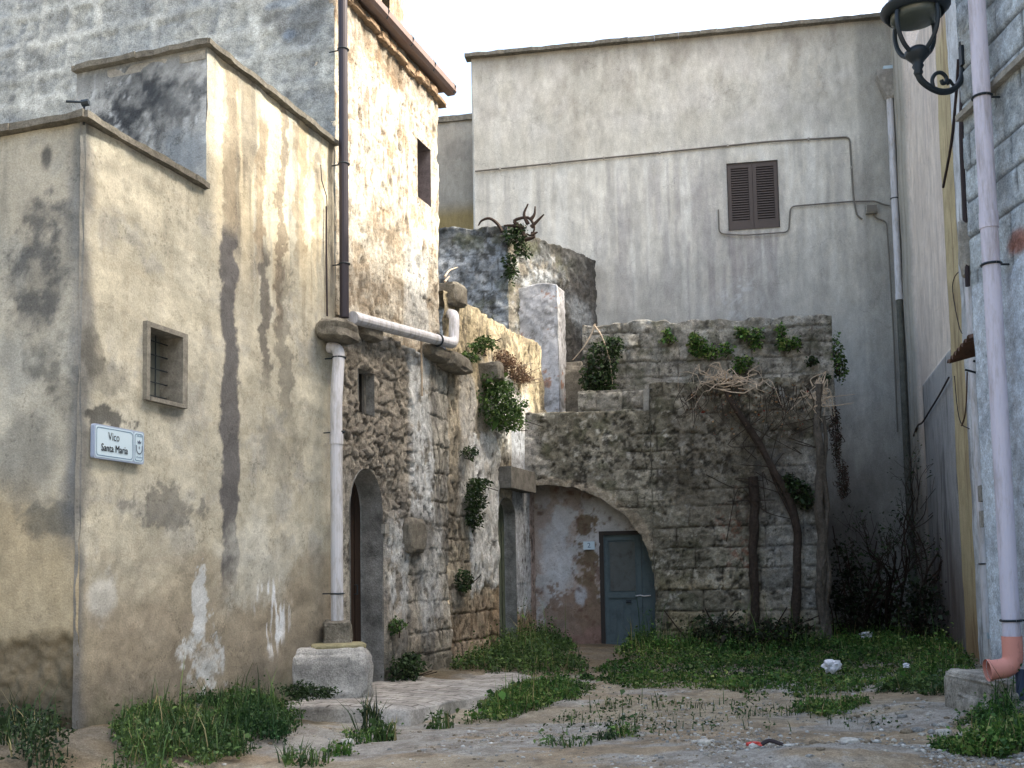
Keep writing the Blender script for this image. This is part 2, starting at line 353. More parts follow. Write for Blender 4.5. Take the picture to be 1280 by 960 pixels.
# ------------------------------------------------------------------ 1. plastered house at the left
ZL, ZU, TB, TE = 5.36, 6.86, 1.73, 4.40
L1 = cross_wall(0.0); L2 = cross_wall(TB)
c_beige = lin(176, 170, 152); c_grey = lin(148, 145, 134); c_dark = lin(74, 74, 72); c_tan = lin(150, 138, 116); c_lime = lin(206, 208, 206); c_moss = lin(92, 96, 70); c_brown = lin(140, 112, 82)
def col_F1(T, Z, O):
    c = np.tile(c_beige, (len(T), 1))
    c = mix(c, lin(172, 168, 152), blotch(T, Z, 1.1, 3, .42, .62) * .8)
    c = mix(c, lin(196, 190, 172), blotch(T, Z, 1.6, 8, .5, .68) * .6)
    c = mix(c, lin(160, 158, 150), blotch(T, Z, 2.2, 5, .54, .68) * .6)
    # pale rectangles: blocks ghosting through the render
    d, b = ashlar(T, Z, .42, .62, 21, .2, .05); c = mix(c, lin(202, 194, 172), ss(.02, .1, d) * (b > .62) * .45); c = mix(c, lin(168, 154, 130), (1 - ss(.0, .05, d)) * .16)
    c = mix(c, c_tan, ss(2.1, .9, Z + (fbm(T * 1.3, Z * 1.3, 4, 9) - .5) * 1.2) * .8)
    c = mix(c, lin(148, 136, 120), box(F, T, Z, 110, 735, 420, 880, 12, .3, .2) * .45)
    c = mix(c, lin(104, 98, 88), ss(1.0, .2, Z + (fbm(T * 2.2, Z * 2.2, 5, 10) - .5) * 1.0) * .85)
    c = mix(c, c_moss, ss(.55, .2, Z + (fbm(T * 3, Z * 3, 4, 11) - .5) * .5) * .35)
    # corner edge, grimy
    c = mix(c, lin(92, 94, 96), ss(.16, .0, T + (fbm(T * 2, Z * 1.6, 4, 13) - .5) * .3) * .75)
    # rain streaks under the coping
    st = fbm(T * 5.2, Z * .35, 4, 14); c = mix(c, lin(122, 110, 92), ss(.5, .66, st) * ss(3.4, 5.6, Z) * ss(TB + .2, TB + .5, T) * .62)
    c = mix(c, lin(100, 96, 90), ss(.52, .66, fbm(T * 9, Z * .6, 4, 15)) * ss(4.0, 6.6, Z) * .3)
    c = mix(c, lin(228, 214, 182), ss(.5, .62, fbm(T * 4.1 + 9, Z * .4, 4, 16)) * ss(4.4, 5.4, Z) * ss(TB, TB + .3, T) * .6)
    wob = (fbm(T * .1, Z * 1.7, 4, 17) - .5) * .18 + (fbm(T * 7, Z * 7, 5, 18, .7) - .5) * .16
    def streak(px, half, ytop, ybot, colr, a, seed=0):
        tc = F.pix(px, 480)[0]; zt = F.pix(px, ytop)[1]; zb = F.pix(px, ybot)[1]; hw = abs(F.pix(px + half, 480)[0] - F.pix(px - half, 480)[0]) / 2
        m = ss(hw * 1.15, hw * .8, np.abs(T - tc + wob * (1 + seed * .3)) + (fbm(T * 3, Z * 2.5 + seed * 7, 4, 19 + seed) - .5) * hw * 1.0) * ss(zb - .25, zb + .35, Z) * ss(zt + .15, zt - .1, Z)
        return mix(c, colr, m * a)
    c = streak(288, 8.8, 90, 300, lin(140, 128, 110), .75)
    c = streak(288, 9.8, 290, 738, lin(94, 92, 92), .95)
    c = streak(326, 6, 150, 330, lin(140, 122, 98), .7, 1); c = streak(334, 6, 315, 480, lin(88, 84, 80), .8, 2)
    c = streak(352, 5, 120, 420, lin(120, 106, 90), .7, 3); c = streak(358, 8, 330, 520, lin(82, 80, 76), .5, 6); c = streak(376, 6, 150, 330, lin(142, 124, 98), .6, 4); c = streak(398, 5, 170, 330, lin(146, 128, 102), .5, 5)
    c = mix(c, c_dark, ell(F, T, Z, 138, 522, 34, 13, 23, .7, 9, e=(.75, 1.0)) * .85)
    c = mix(c, c_dark, ell(F, T, Z, 212, 518, 16, 12, 24, .4, 5) * .5)
    c = mix(c, lin(112, 110, 104), ell(F, T, Z, 210, 632, 46, 26, 25, 1.1, 7, e=(.65, 1.05)) * .7)
    c = mix(c, lin(90, 88, 82), ell(F, T, Z, 118, 440, 16, 30, 26, .9, 4) * .6); c = mix(c, lin(96, 94, 88), ell(F, T, Z, 138, 470, 24, 26, 27, .9, 4) * .45)
    c = mix(c, lin(104, 102, 96), ell(F, T, Z, 346, 570, 26, 40, 36, 1.1, 4) * .35)
    c = mix(c, c_lime, ell(F, T, Z, 250, 752, 10, 44, 28, .7, 7, e=(.78, .98)) * .9); c = mix(c, c_lime, ell(F, T, Z, 258, 828, 26, 48, 29, 1.0, 6, e=(.7, 1.0)) * (.4 + .6 * blotch(T, Z, 9, 39, .38, .52)) * .8); c = mix(c, c_lime, ell(F, T, Z, 128, 742, 22, 40, 37, .7, 3) * .4)
    c = mix(c, lin(206, 204, 192), ell(F, T, Z, 328, 700, 50, 60, 38, .8, 2) * .5)
    drip = ss(.56, .63, fbm(T * 16, Z * 2.2, 3, 30)); c = mix(c, lin(224, 226, 226), ell(F, T, Z, 342, 766, 22, 50, 31, .4, 3) * drip * .95)
    c = mix(c, lin(104, 98, 88), ss(TE - .12, TE, T + (fbm(T * 3, Z * 3, 3, 33) - .5) * .1) * .8)
    return c
def disp_F1(T, Z):
    d = (fbm(T * 1.1, Z * 1.1, 4, 40) - .5) * .06 + (fbm(T * 6, Z * 6, 3, 41) - .5) * .018
    return d - ss(.0, .05, .05 - T) * .025
def col_L1(T, Z, O):
    c = np.tile(lin(170, 164, 148), (len(T), 1))
    c = mix(c, lin(160, 158, 148), blotch(T, Z, 1.2, 50, .44, .62) * .8); c = mix(c, lin(184, 178, 162), blotch(T, Z, 2, 51, .52, .66) * .5)
    c = mix(c, lin(176, 156, 120), ss(2.95, 1.9, Z + (fbm(T * 1.2, Z * 1.2, 5, 52) - .5) * 1.4) * .75)
    c = mix(c, lin(96, 84, 66), ss(1.12, 1.0, Z + (fbm(T * 3, Z * 2, 4, 53) - .5) * .3) * .75)
    c = mix(c, lin(70, 66, 54), ss(.85, .3, Z + (fbm(T * 2.4, Z * 2.4, 4, 54) - .5) * .8) * .7)
    gr = .45 + .55 * blotch(T, Z, 6, 65, .36, .62); c = mix(c, lin(72, 74, 76), ell(L1, T, Z, 52, 340, 40, 90, 55, 1.1, 2.4) * gr * .8); c = mix(c, lin(78, 78, 74), ell(L1, T, Z, 62, 470, 46, 56, 56, 1.1, 2.4) * gr * .65)
    c = mix(c, lin(82, 82, 76), ell(L1, T, Z, 60, 650, 46, 26, 57, .9, 3) * .65); c = mix(c, lin(88, 90, 88), ell(L1, T, Z, 30, 560, 40, 60, 58, .8, 1.6) * .45)
    c = mix(c, lin(60, 62, 64), ell(L1, T, Z, 58, 195, 7, 18, 59, .5, 4) * .75)
    c = mix(c, lin(96, 100, 104), ss(.22, .0, T + (fbm(T * 2, Z * 1.6, 4, 60) - .5) * .3) * ss(1.2, 2.4, Z) * .8)
    c = mix(c, lin(120, 120, 112), ss(.5, .66, fbm(T * 5, Z * .4, 4, 61)) * ss(3.2, 5.3, Z) * .5)
    return c
def disp_L1(T, Z):
    d = (fbm(T * 1.2, Z * 1.2, 4, 63) - .5) * .05
    r = ss(1.1, .95, Z + (fbm(T * 3, Z * 2, 4, 53) - .5) * .3)
    return d + r * ((fbm(T * 9, Z * 9, 4, 64) - .5) * .09 - .03) - ss(.0, .05, .05 - T) * .025
def col_L2(T, Z, O):
    c = np.tile(lin(156, 158, 156), (len(T), 1)); c = mix(c, lin(180, 181, 178), blotch(T, Z, 2.2, 70, .46, .62) * .7)
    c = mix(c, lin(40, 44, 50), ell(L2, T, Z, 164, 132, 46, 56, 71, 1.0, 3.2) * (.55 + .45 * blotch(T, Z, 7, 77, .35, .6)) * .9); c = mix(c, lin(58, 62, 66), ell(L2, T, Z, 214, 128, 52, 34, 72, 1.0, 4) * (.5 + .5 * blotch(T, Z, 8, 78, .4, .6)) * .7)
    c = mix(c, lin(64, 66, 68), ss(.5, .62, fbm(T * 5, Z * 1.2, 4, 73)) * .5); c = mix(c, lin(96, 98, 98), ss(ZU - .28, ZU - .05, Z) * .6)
    c = mix(c, lin(120, 128, 134), ell(L2, T, Z, 222, 190, 34, 34, 75, .7, 2.4) * .6)
    return mix(c, lin(200, 204, 206), ss(.6, .7, fbm(T * 18, Z * 9, 4, 74)) * blotch(T, Z, 2, 76, .45, .6) * .6)
h1 = thing('plaster_house', 'low plastered house with a stepped roofline, streaked beige walls and the street sign', 'house', F.pt(0, 0))
wt0, wz1 = F.pix(184, 408); wt1 = F.pix(226, 418)[0]; wz0 = F.pix(204, 501)[1]
wall('street_wall', F, 0, TE, -.5, ZU, .019, M['plaster'], h1, holes=[(wt0, wt1, wz0, wz1)], snap_t=[TB], snap_z=[ZL], disp=disp_F1, col=col_F1, cut=lambda t, z: (t < TB) & (z > ZL), smooth=True)
wall('end_wall', L1, 0, 4.0, -.5, ZL, .021, M['plaster'], h1, disp=disp_L1, col=col_L1, smooth=True)
wall('roof_wall', L2, 0, 1.62, ZL - .05, ZU, .03, M['plaster'], h1, disp=lambda T, Z: (fbm(T * 1.5, Z * 1.5, 4, 75) - .5) * .04, col=col_L2, smooth=True, endcaps=(0, 2.6))
def coping(W, t0, t1, z, name, parent, w=.07, h=.06, inn=.16, seed=0, mat='conc', dark=False):
    """a run of thin, uneven coping slabs"""
    g = G(); r = random.Random(seed); t = t0
    while t < t1 - .02:
        e = min(t + r.uniform(.35, .8), t1); dz = r.uniform(-.006, .008); do = r.uniform(-.008, .01); n = 4
        for k in range(n):
            a = t + (e - t) * k / n; b = t + (e - t) * (k + 1) / n - (.004 if k == n - 1 else 0)
            ja = (float(vn(a * 9, seed, seed)) - .5) * .03; jb = (float(vn(b * 9, seed, seed)) - .5) * .03; ha = (float(vn(a * 7, 3, seed)) - .5) * .02; hb = (float(vn(b * 7, 3, seed)) - .5) * .02
            g.hexa([W.pt(a, z + dz, w + do + ja), W.pt(b, z + dz, w + do + jb), W.pt(b, z + dz, -inn), W.pt(a, z + dz, -inn), W.pt(a, z + h + dz + ha, w + do + ja), W.pt(b, z + h + dz + hb, w + do + jb), W.pt(b, z + h + dz + hb, -inn), W.pt(a, z + h + dz + ha, -inn)])
        t = e
    return g.build(name, M[mat], parent)
M['coping'] = masonry_mat('mossy_coping', lin(112, 108, 98), .4, .3, 14, 70, .6, .02)
coping(F, -.05, TB - .02, ZL, 'coping', h1, seed=1, mat='coping'); coping(L1, -.05, 4.0, ZL + .002, 'coping', h1, seed=2, mat='coping')
coping(F, TB - .05, TE + .0, ZU, 'coping', h1, seed=3, mat='coping'); coping(L2, -.05, 1.64, ZU + .002, 'coping', h1, seed=4, mat='coping')
g = G(); g.wbox(F, .1, TB, ZL - .12, ZL - .03, -4, -.02); g.wbox(F, TB, TE, ZU - .12, ZU - .03, -1.6, -.02); g.build('roof', M['conc'], h1)
# window in the street wall: concrete frame, reveal, pane and bars
wf = G()
fw = .042
wf.wbox(F, wt0 - fw, wt0 + .004, wz0 - .03, wz1 + fw, -.03, .035); wf.wbox(F, wt1 - .004, wt1 + fw + .03, wz0 - .03, wz1 + fw, -.03, .03); wf.wbox(F, wt0 + .004, wt1 - .004, wz1 - .004, wz1 + fw, -.03, .033); wf.wbox(F, wt0 + .004, wt1 + .02, wz0 - .035, wz0 + .002, -.03, .05)
reveal(wf, F, [(wt0, wz0), (wt1, wz0), (wt1, wz1), (wt0, wz1)], .24, -.02)
win = wf.build('window', masonry_mat('window_surround', lin(128, 124, 114), .3, .2, 12, 60, .4, .015), h1)
g = G(); g.wbox(F, wt0 - .06, wt1 + .06, wz0 - .06, wz1 + .06, -.27, -.235); g.build('pane', M['glass'], win)
g = G()
for k in range(5):
    zz = wz0 + (wz1 - wz0) * (k + .5) / 5; g.tube([F.pt(wt0 - .01, zz, -.15), F.pt(wt1 + .01, zz, -.15)], .006, 6)
for k in range(2): tt_ = wt0 + (wt1 - wt0) * (k + 1) / 3; g.tube([F.pt(tt_, wz0, -.16), F.pt(tt_, wz1, -.16)], .006, 6)
g.build('grille', M['iron'], win)
# a small iron hook on the low roof corner and an old nail lower down
g = G(); hp = L1.pt(.02, ZL + .18, -.03); g.tube([hp + np.array([0, 0, -.2]), hp, hp + np.array([-.16, .02, .02])], .012, 6); g.tube([hp + np.array([-.02, 0, -.01]), hp + np.array([.04, 0, .0])], .03, 8); g.build('roof_hook', M['iron'], h1)
# thin cables on the sunny part of the wall
g = G(); g.tube([F.pp(401, 206, .03), F.pp(402, 225, .03), F.pp(408, 245, .03), F.pp(409, 262, .03)], .006, 5); g.tube([F.pp(408, 258, .03), F.pp(408, 330, .03), F.pp(409, 395, .03)], .012, 6); g.build('cable', M['cable_dark'], h1)
# street sign
st0, sz1 = F.pix(117.5, 528, .045); st1, szb = F.pix(182.5, 581, .07); sz0 = F.pix(117.5, 571, .07)[1]; sz1b = F.pix(182.5, 541, .07)[1]
sz1 = (sz1 + sz1b) / 2; sz0 = (sz0 + szb) / 2
M['crest_ink'] = plain_mat('slate_ink', lin(84, 96, 116), .5)
sgn = thing('street_sign', 'pale blue enamel street sign with black lettering and a town crest on the streaked wall', 'sign', F.pt(st0, sz0, .02))
def rrect(t0, t1, z0, z1, r, n=5):
    P = []
    for cx, cz, a0 in ((t1 - r, z0 + r, -90), (t1 - r, z1 - r, 0), (t0 + r, z1 - r, 90), (t0 + r, z0 + r, 180)):
        for k in range(n + 1): a = math.radians(a0 + 90 * k / n); P.append((cx + r * math.cos(a), cz + r * math.sin(a)))
    return P
def ringplate(g, W, P, wd, o):
    cx = sum(p[0] for p in P) / len(P); cz = sum(p[1] for p in P) / len(P); hw = max(abs(p[0] - cx) for p in P); hh = max(abs(p[1] - cz) for p in P)
    Q2 = [(cx + (p[0] - cx) * (1 - wd / hw), cz + (p[1] - cz) * (1 - wd / hh)) for p in P]; m = len(P)
    g.add([W.pt(t, z, o) for t, z in P] + [W.pt(t, z, o) for t, z in Q2], [(i, (i + 1) % m, m + (i + 1) % m, m + i) for i in range(m)])
SW = st1 - st0; SHH = sz1 - sz0; sp = st0 + SW * .775
g = G(); P = rrect(st0, st1, sz0, sz1, .02); m = len(P)
g.add([F.pt(t, z, .047) for t, z in P] + [F.pt(t, z, .012) for t, z in P], [tuple(range(m))] + [(i, m + i, m + (i + 1) % m, (i + 1) % m) for i in range(m)]); g.build('backing', M['sign_blue'], sgn)
g = G(); e = .012
for a, b in ((st0 + e, sp - .004), (sp + .004, st1 - e)):
    P = rrect(a, b, sz0 + e, sz1 - e, .025); g.add([F.pt(t, z, .050) for t, z in P], [tuple(range(len(P)))])
g.build('face', M['white'], sgn)
g = G()
for a, b in ((st0 + e + .012, sp - .014), (sp + .014, st1 - e - .01)): ringplate(g, F, rrect(a, b, sz0 + e + .012, sz1 - e - .012, .025), .006, .052)
g.build('border', M['blue_ink'], sgn)
def text_mesh(name, s_, W, tc, zc, size, o, mat, parent, bold=0.0, cond=1.0):
    cu = bpy.data.curves.new(name, 'FONT'); cu.body = s_; cu.size = size; cu.align_x = 'CENTER'; cu.align_y = 'CENTER'; cu.offset = 0; cu.resolution_u = 4
    ob = bpy.data.objects.new('tmp', cu); COL.objects.link(ob); bpy.context.view_layer.update()
    me = ob.evaluated_get(bpy.context.evaluated_depsgraph_get()).to_mesh()
    V = np.array([v.co[:] for v in me.vertices]); Fc = [tuple(p.vertices) for p in me.polygons]
    bpy.data.objects.remove(ob)
    right = np.array([-W.n[1], W.n[0], 0]); k = W.d @ right
    VV = [W.pt(tc + k * x * cond, zc + y, o) for x, y, _ in V]
    if bold:
        nv_ = len(VV); FF = list(Fc); base_ = list(VV)
        for q, dx in ((1, bold), (2, -bold)):
            VV = VV + [p + W.d * k * dx + W.n * .0006 * q for p in base_]; FF += [tuple(i + nv_ * q for i in f) for f in Fc]
        Fc = FF
    return mk(name, VV, Fc, mat, parent)
tcx = (st0 + sp) / 2
text_mesh('lettering', 'Vico', F, tcx - .01, sz0 + SHH * .68, SHH * .34, .054, M['black_ink'], sgn, 0, .8)
text_mesh('lettering', 'Santa Maria', F, tcx, sz0 + SHH * .33, SHH * .31, .054, M['black_ink'], sgn, SHH * .006, .80)
# crest: crown over a rounded shield, with a band of small blue strokes above and below
ccx = (sp + st1) / 2; ccz = sz0 + SHH * .47; g = G()
def plate(P, o=.054): g.add([F.pt(ccx + a, ccz + b, o) for a, b in P], [tuple(range(len(P)))])
u = SHH / 10
plate([(-.7 * u, 1.5 * u), (.7 * u, 1.5 * u), (1.0 * u, 2.4 * u), (.5 * u, 2.0 * u), (0, 2.6 * u), (-.5 * u, 2.0 * u), (-1.0 * u, 2.4 * u)])
def arc(r0, r1, a0, a1, cz, n=14):
    A_ = [math.radians(a0 + (a1 - a0) * k / n) for k in range(n + 1)]
    for k in range(n): plate([(r0 * math.cos(A_[k]) * .8, cz + r0 * math.sin(A_[k])), (r1 * math.cos(A_[k]) * .8, cz + r1 * math.sin(A_[k])), (r1 * math.cos(A_[k + 1]) * .8, cz + r1 * math.sin(A_[k + 1])), (r0 * math.cos(A_[k + 1]) * .8, cz + r0 * math.sin(A_[k + 1]))])
arc(1.45 * u, 1.85 * u, 180, 360, 0); plate([(-1.48 * u, 0), (-1.16 * u, 0), (-1.16 * u, 1.0 * u), (-1.48 * u, 1.0 * u)]); plate([(1.16 * u, 0), (1.48 * u, 0), (1.48 * u, 1.0 * u), (1.16 * u, 1.0 * u)])
plate([(-.25 * u, .2 * u), (0, -.4 * u), (.25 * u, .2 * u), (0, .9 * u)])
g.build('crest', M['crest_ink'], sgn)
g = G()
for zc_, n in ((3.6, 6), (-2.9, 7)):
    for k in range(n):
        x = (k - (n - 1) / 2) * .42 * u; hgt = (.32 + .14 * (k % 3 == 1)) * u
        plate([(x - .12 * u, zc_ * u), (x + .12 * u, zc_ * u), (x + .12 * u, zc_ * u + hgt), (x - .12 * u, zc_ * u + hgt)])
g.build('crest_band', M['blue_ink'], sgn)
# ------------------------------------------------------------------ 2. old stone house
TS0, TS1 = TE + .03, 7.83
S = cross_wall(TE + .02)                                # its flank above the plastered house
c_warm = lin(214, 192, 156); c_ls = lin(190, 180, 160)
def col_S(T, Z, O):
    d, b = ashlar(T, Z, .44, .85, 101, .3, .035)
    c = np.tile(lin(176, 178, 172), (len(T), 1)); c = mix(c, lin(160, 163, 160), (b > .5) * .7); c = mix(c, lin(150, 154, 154), blotch(T, Z, 2.2, 103, .42, .66) * .7)
    c = mix(c, lin(198, 200, 194), ss(.10, .02, d + (fbm(T * 5, Z * 5, 4, 104) - .5) * .22) * blotch(T, Z, 1.2, 111, .3, .5) * .85)
    c = mix(c, lin(112, 116, 118), ss(.02, .13, d) * blotch(T, Z, 6, 105, .5, .7) * blotch(T, Z, 1.5, 112, .42, .58) * .75)
    c = mix(c, lin(92, 94, 94), ell(S, T, Z, 372, 26, 50, 26, 106, .7, 2) * .7); c = mix(c, lin(124, 142, 164), ell(S, T, Z, 362, 44, 10, 7, 107, .5, 6) * .6); c = mix(c, lin(128, 144, 162), ell(S, T, Z, 352, 4, 20, 7, 108, .6, 6) * .5)
    c = mix(c, lin(132, 140, 146), ss(.45, .65, fbm(T * .7, Z * .7, 3, 109)) * .5)
    return c
def disp_S(T, Z):
    d, b = ashlar(T, Z, .44, .85, 101, .3, .035)
    return (fbm(T * 5, Z * 5, 4, 110) - .5) * .05 * ss(.03, .1, d) + ss(.1, .03, d) * .015
h2 = thing('stone_house', 'tall sunlit limestone house with an arched doorway and a tan gutter at its eaves', 'house', F.pt(TS0, 0))
wall('flank_wall', S, 0, 7.5, 5.0, 10.4, .03, M['stone'], h2, disp=disp_S, col=col_S, smooth=True)
ZE = 9.0   # eaves
def col_U(T, Z, O):
    d, b = ashlar(T, Z, .30, .55, 121, .4, .03)
    c = np.tile(lin(216, 207, 188), (len(T), 1)); c = mix(c, lin(230, 223, 208), blotch(T, Z, 2.2, 122, .45, .6) * .8); c = mix(c, lin(186, 162, 132), blotch(T, Z, 2.8, 123, .55, .68) * .7)
    c = mix(c, lin(148, 120, 92), ss(.55, .68, fbm(T * 11, Z * 2.2, 4, 124)) * .55); c = mix(c, lin(160, 136, 108), ss(.012, .003, d) * blotch(T, Z, 1.1, 125, .52, .62) * .6)
    c = mix(c, lin(166, 148, 126), (b > .7) * .3); c = mix(c, lin(108, 92, 74), ss(8.2, 8.8, Z + (fbm(T * 4, Z * 4, 3, 126) - .5) * .5) * .5)
    z1 = 6.35 + (fbm(T * 1.5, Z, 3, 127) - .5) * .4; lo = ss(z1 + .1, z1 - .1, Z)
    c = mix(c, lin(184, 174, 156), lo * .7); c = mix(c, lin(142, 124, 100), lo * blotch(T, Z, 3.4, 128, .5, .62) * .6); c = mix(c, lin(206, 204, 196), lo * box(F, T, Z, 507, 300, 536, 420, 129, .08, .1) * .8)
    c = mix(c, lin(104, 90, 74), ss(.6, .74, fbm(T * 13, Z * 5, 4, 130)) * .5)
    return c
def disp_U(T, Z):
    d, b = ashlar(T, Z, .30, .55, 121, .4, .03); low = ss(6.6, 6.2, Z)
    r = (fbm(T * 9, Z * 1.6, 5, 131) - .5) * (.045 + .05 * low) + (fbm(T * 3, Z * 3, 3, 132) - .5) * .05
    return r - ss(.02, .004, d) * .014 * blotch(T, Z, 1.1, 125, .52, .62) - ss(.6, .76, fbm(T * 13, Z * 5, 4, 130)) * .025 - ss(.1, .0, TS1 - T) * (fbm(T, Z * 5, 3, 133)) * .05
ut0, uz1 = F.pix(521.5, 172); ut1 = F.pix(538, 175)[0]; uz0 = F.pix(530, 252)[1]
wall('upper_wall', F, TS0, TS1, 4.4, ZE + .25, .024, M['rough'], h2, holes=[(ut0, ut1, uz0, uz1)], disp=disp_U, col=col_U, endcaps=(.3, 3.0))
g = G(); reveal(g, F, [(ut0, uz0), (ut1, uz0), (ut1, uz1), (ut0, uz1)], .3, -.0); win = g.build('window', masonry_mat('mauve_reveal', lin(126, 116, 114), .2, .2, 10, 50), h2)
g = G(); g.wbox(F, ut0 - .02, ut1 + .02, uz0 - .02, uz1 + .02, -.31, -.28); g.build('pane', M['dark'], win)
g = G(); g.wbox(F, ut0 + .02, ut0 + .07, uz0, uz1, -.28, -.22); g.wbox(F, ut1 - .07, ut1 - .02, uz0, uz1, -.28, -.22); g.wbox(F, (ut0 + ut1) / 2 - .03, (ut0 + ut1) / 2 + .03, uz0, uz1, -.28, -.22); g.build('frame', M['dark_wood'], win)
# eaves stones, gutter with brackets, roof, set-back attic
g = G(); rr = random.Random(5); t = TS0 + .05
while t < TS1 - .05:
    l = rr.uniform(.18, .45); V, Fc = rock(F.pt(t + l / 2, ZE - .04 + rr.uniform(-.03, .03), -.02), (l * 1.05, .18 + rr.uniform(0, .06), rr.uniform(.08, .16)), F.ax, int(t * 50), .5, 3, .2); g.add(V, Fc); t += l
g.build('eaves', M['stone_plain'] if 'stone_plain' in M else masonry_mat('eaves_stone', lin(150, 128, 104), .35, .3, 10, 60), h2)
gp = [F.pt(TS0 - .18, ZE + .12, .17), F.pt(TS1 + .28, ZE + .16, .17)]
g = G(); prof = [(.02, .08), (.02, .02), (.06, -.02), (.15, -.02), (.19, .02), (.19, .10), (.203, .10), (.203, .01), (.16, -.035), (.05, -.035), (.005, .01), (.005, .08)]
V = []; ta, tb = TS0 - .22, TS1 + .22
for tt_ in (ta, tb): V += [F.pt(tt_, ZE + .10 + (tt_ - ta) * .012 + dz, .02 + do) for do, dz in prof]
n = len(prof); g.add(V, [(i, (i + 1) % n, n + (i + 1) % n, n + i) for i in range(n)] + [(2, 3, 4, 5, 0, 1), (n + 1, n, n + 5, n + 4, n + 3, n + 2)])
gut = g.build('gutter', M['gutter'], h2)
g = G()
for tt_ in np.linspace(TS0 + .3, TS1 + .15, 5):
    g = G(); z_ = ZE + .10 + (tt_ - ta) * .012; g.tube([F.pt(tt_, z_ + .12, .0), F.pt(tt_, z_ + .13, .2), F.pt(tt_, z_ + .08, .235), F.pt(tt_, z_ - .03, .2)], .01, 5); g.build('bracket', M['iron'], gut)
g = G(); V = [F.pt(TS0 + .06, ZE + .12, .1), F.pt(TS1 + .1, ZE + .12, .1), F.pt(TS1 + .1, ZE + .5, -5), F.pt(TS0 + .06, ZE + .5, -5)]
g.hexa(V + [v + np.array([0, 0, .08]) for v in V]); g.build('roof', masonry_mat('roof_tiles', lin(140, 118, 100), .3, .3, 9, 60), h2)
at1, atz = F.pix(504, 30, -.8); aw0, awz0 = F.pix(477, 14, -.8); aw1 = F.pix(487, 14, -.8)[0]
wall('attic_wall', F, TS0, at1, ZE + .1, 11.2, .04, M['stone'], h2, holes=[(aw0, aw1, awz0 - .1, awz0 + 1.1)], disp=lambda T, Z: (fbm(T * 5, Z * 4, 4, 140) - .5) * .05, col=col_U, off=-.8, endcaps=(0, 2.0), cap=2)
g = G(); g.wbox(F, aw0 - .02, aw1 + .02, awz0 - .12, awz0 + 1.12, -1.0, -.95); g.build('attic_window', M['dark'], h2)

# ---- rough lower storey
ZT = 4.72
dt0 = F.pix(437.5, 760, .06)[0]; dt1 = F.pix(478, 760, .06)[0]; dtop = F.pix(456, 586, .06)[1]; dc = (dt0 + dt1) / 2; dr = (dt1 - dt0) / 2; dsp = dtop - dr * 1.15
def sd_door(T, Z):
    v = np.maximum(Z - dsp, 0) / 1.15; return np.where(Z > dsp, np.hypot(T - dc, v) - dr, np.abs(T - dc) - dr)
lw0, lz1 = F.pix(447, 460, .06); lw1 = F.pix(467, 465, .06)[0]; lz0 = F.pix(456, 517, .06)[1]
def zone_rubble(T, Z):   # exposed rubble under the corbels, towards the plastered house
    return np.maximum(box(F, T, Z, 408, 425, 510, 600, 150, .22, .1, 2, 2), box(F, T, Z, 466, 560, 508, 650, 151, .15, .1, 2, 2) * .8)
def rubble(T, Z): return worley(T * 5.4 + (fbm(T * 3, Z * 3, 4, 176) - .5) * 1.6, Z * 7.5 + (fbm(T * 3 + 5, Z * 3, 4, 177) - .5) * 1.6, 161)
def zone_lime(T, Z):
    return np.clip(box(F, T, Z, 508, 430, 534, 650, 152, .14, .1, 2, .8) + box(F, T, Z, 478, 655, 506, 770, 153, .14, .12, 2, 1) * .9 + box(F, T, Z, 588, 540, 622, 735, 154, .14, .06, 3, .7) + box(F, T, Z, 520, 660, 548, 780, 155, .16, .15, 2, 1) * .6, 0, 1)
def col_W(T, Z, O):
    d, b = ashlar(T, Z, .38, .6, 160, .3, .05); f1, f2, q = rubble(T, Z); e = f2 - f1
    c = np.tile(lin(182, 175, 160), (len(T), 1)); c = mix(c, lin(158, 152, 142), blotch(T, Z, 1.8, 162, .42, .6) * .8); c = mix(c, lin(192, 186, 172), blotch(T, Z, 3, 163, .5, .64) * .6)
    c = mix(c, lin(156, 142, 124), ss(1.7, .6, Z + (fbm(T * 1.8, Z * 1.8, 4, 164) - .5) * 1.4) * .65)
    c = mix(c, lin(104, 100, 92), ss(.5, .64, fbm(T * 13, Z * .9, 6, 165, .62)) * .75); c = mix(c, lin(116, 114, 110), ss(.48, .6, fbm(T * 3.4, Z * .9, 6, 173, .62)) * .65)
    c = mix(c, lin(84, 76, 66), ss(.016, .004, d) * blotch(T, Z, 1.5, 166, .45, .58) * (T > 6.3) * .8)
    zr = zone_rubble(T, Z); c = mix(c, mix(np.tile(lin(172, 162, 146), (len(T), 1)), lin(128, 120, 108), q), zr * .85); c = mix(c, lin(88, 78, 68), zr * ss(.16, .02, e) * .7)
    c = mix(c, lin(208, 208, 204), zone_lime(T, Z) * blotch(T, Z, 5, 167, .34, .46) * .9)
    c = mix(c, lin(96, 92, 86), box(F, T, Z, 505, 645, 533, 690, 168, .08, .08) * .7); c = mix(c, lin(92, 86, 76), box(F, T, Z, 548, 640, 572, 715, 169, .2, .15) * .6)
    c = mix(c, lin(110, 102, 92), ss(.6, .1, Z + (fbm(T * 3, Z * 3, 4, 170) - .5) * .7) * .7); c = mix(c, lin(86, 88, 68), ss(.65, .3, Z + (fbm(T * 3, Z * 3, 4, 171) - .5) * .6) * .3)
    c = mix(c, lin(76, 70, 62), ss(.56, .72, fbm(T * 14, Z * 7, 5, 172)) * blotch(T, Z, 1.6, 179, .4, .56) * .75)
    return c
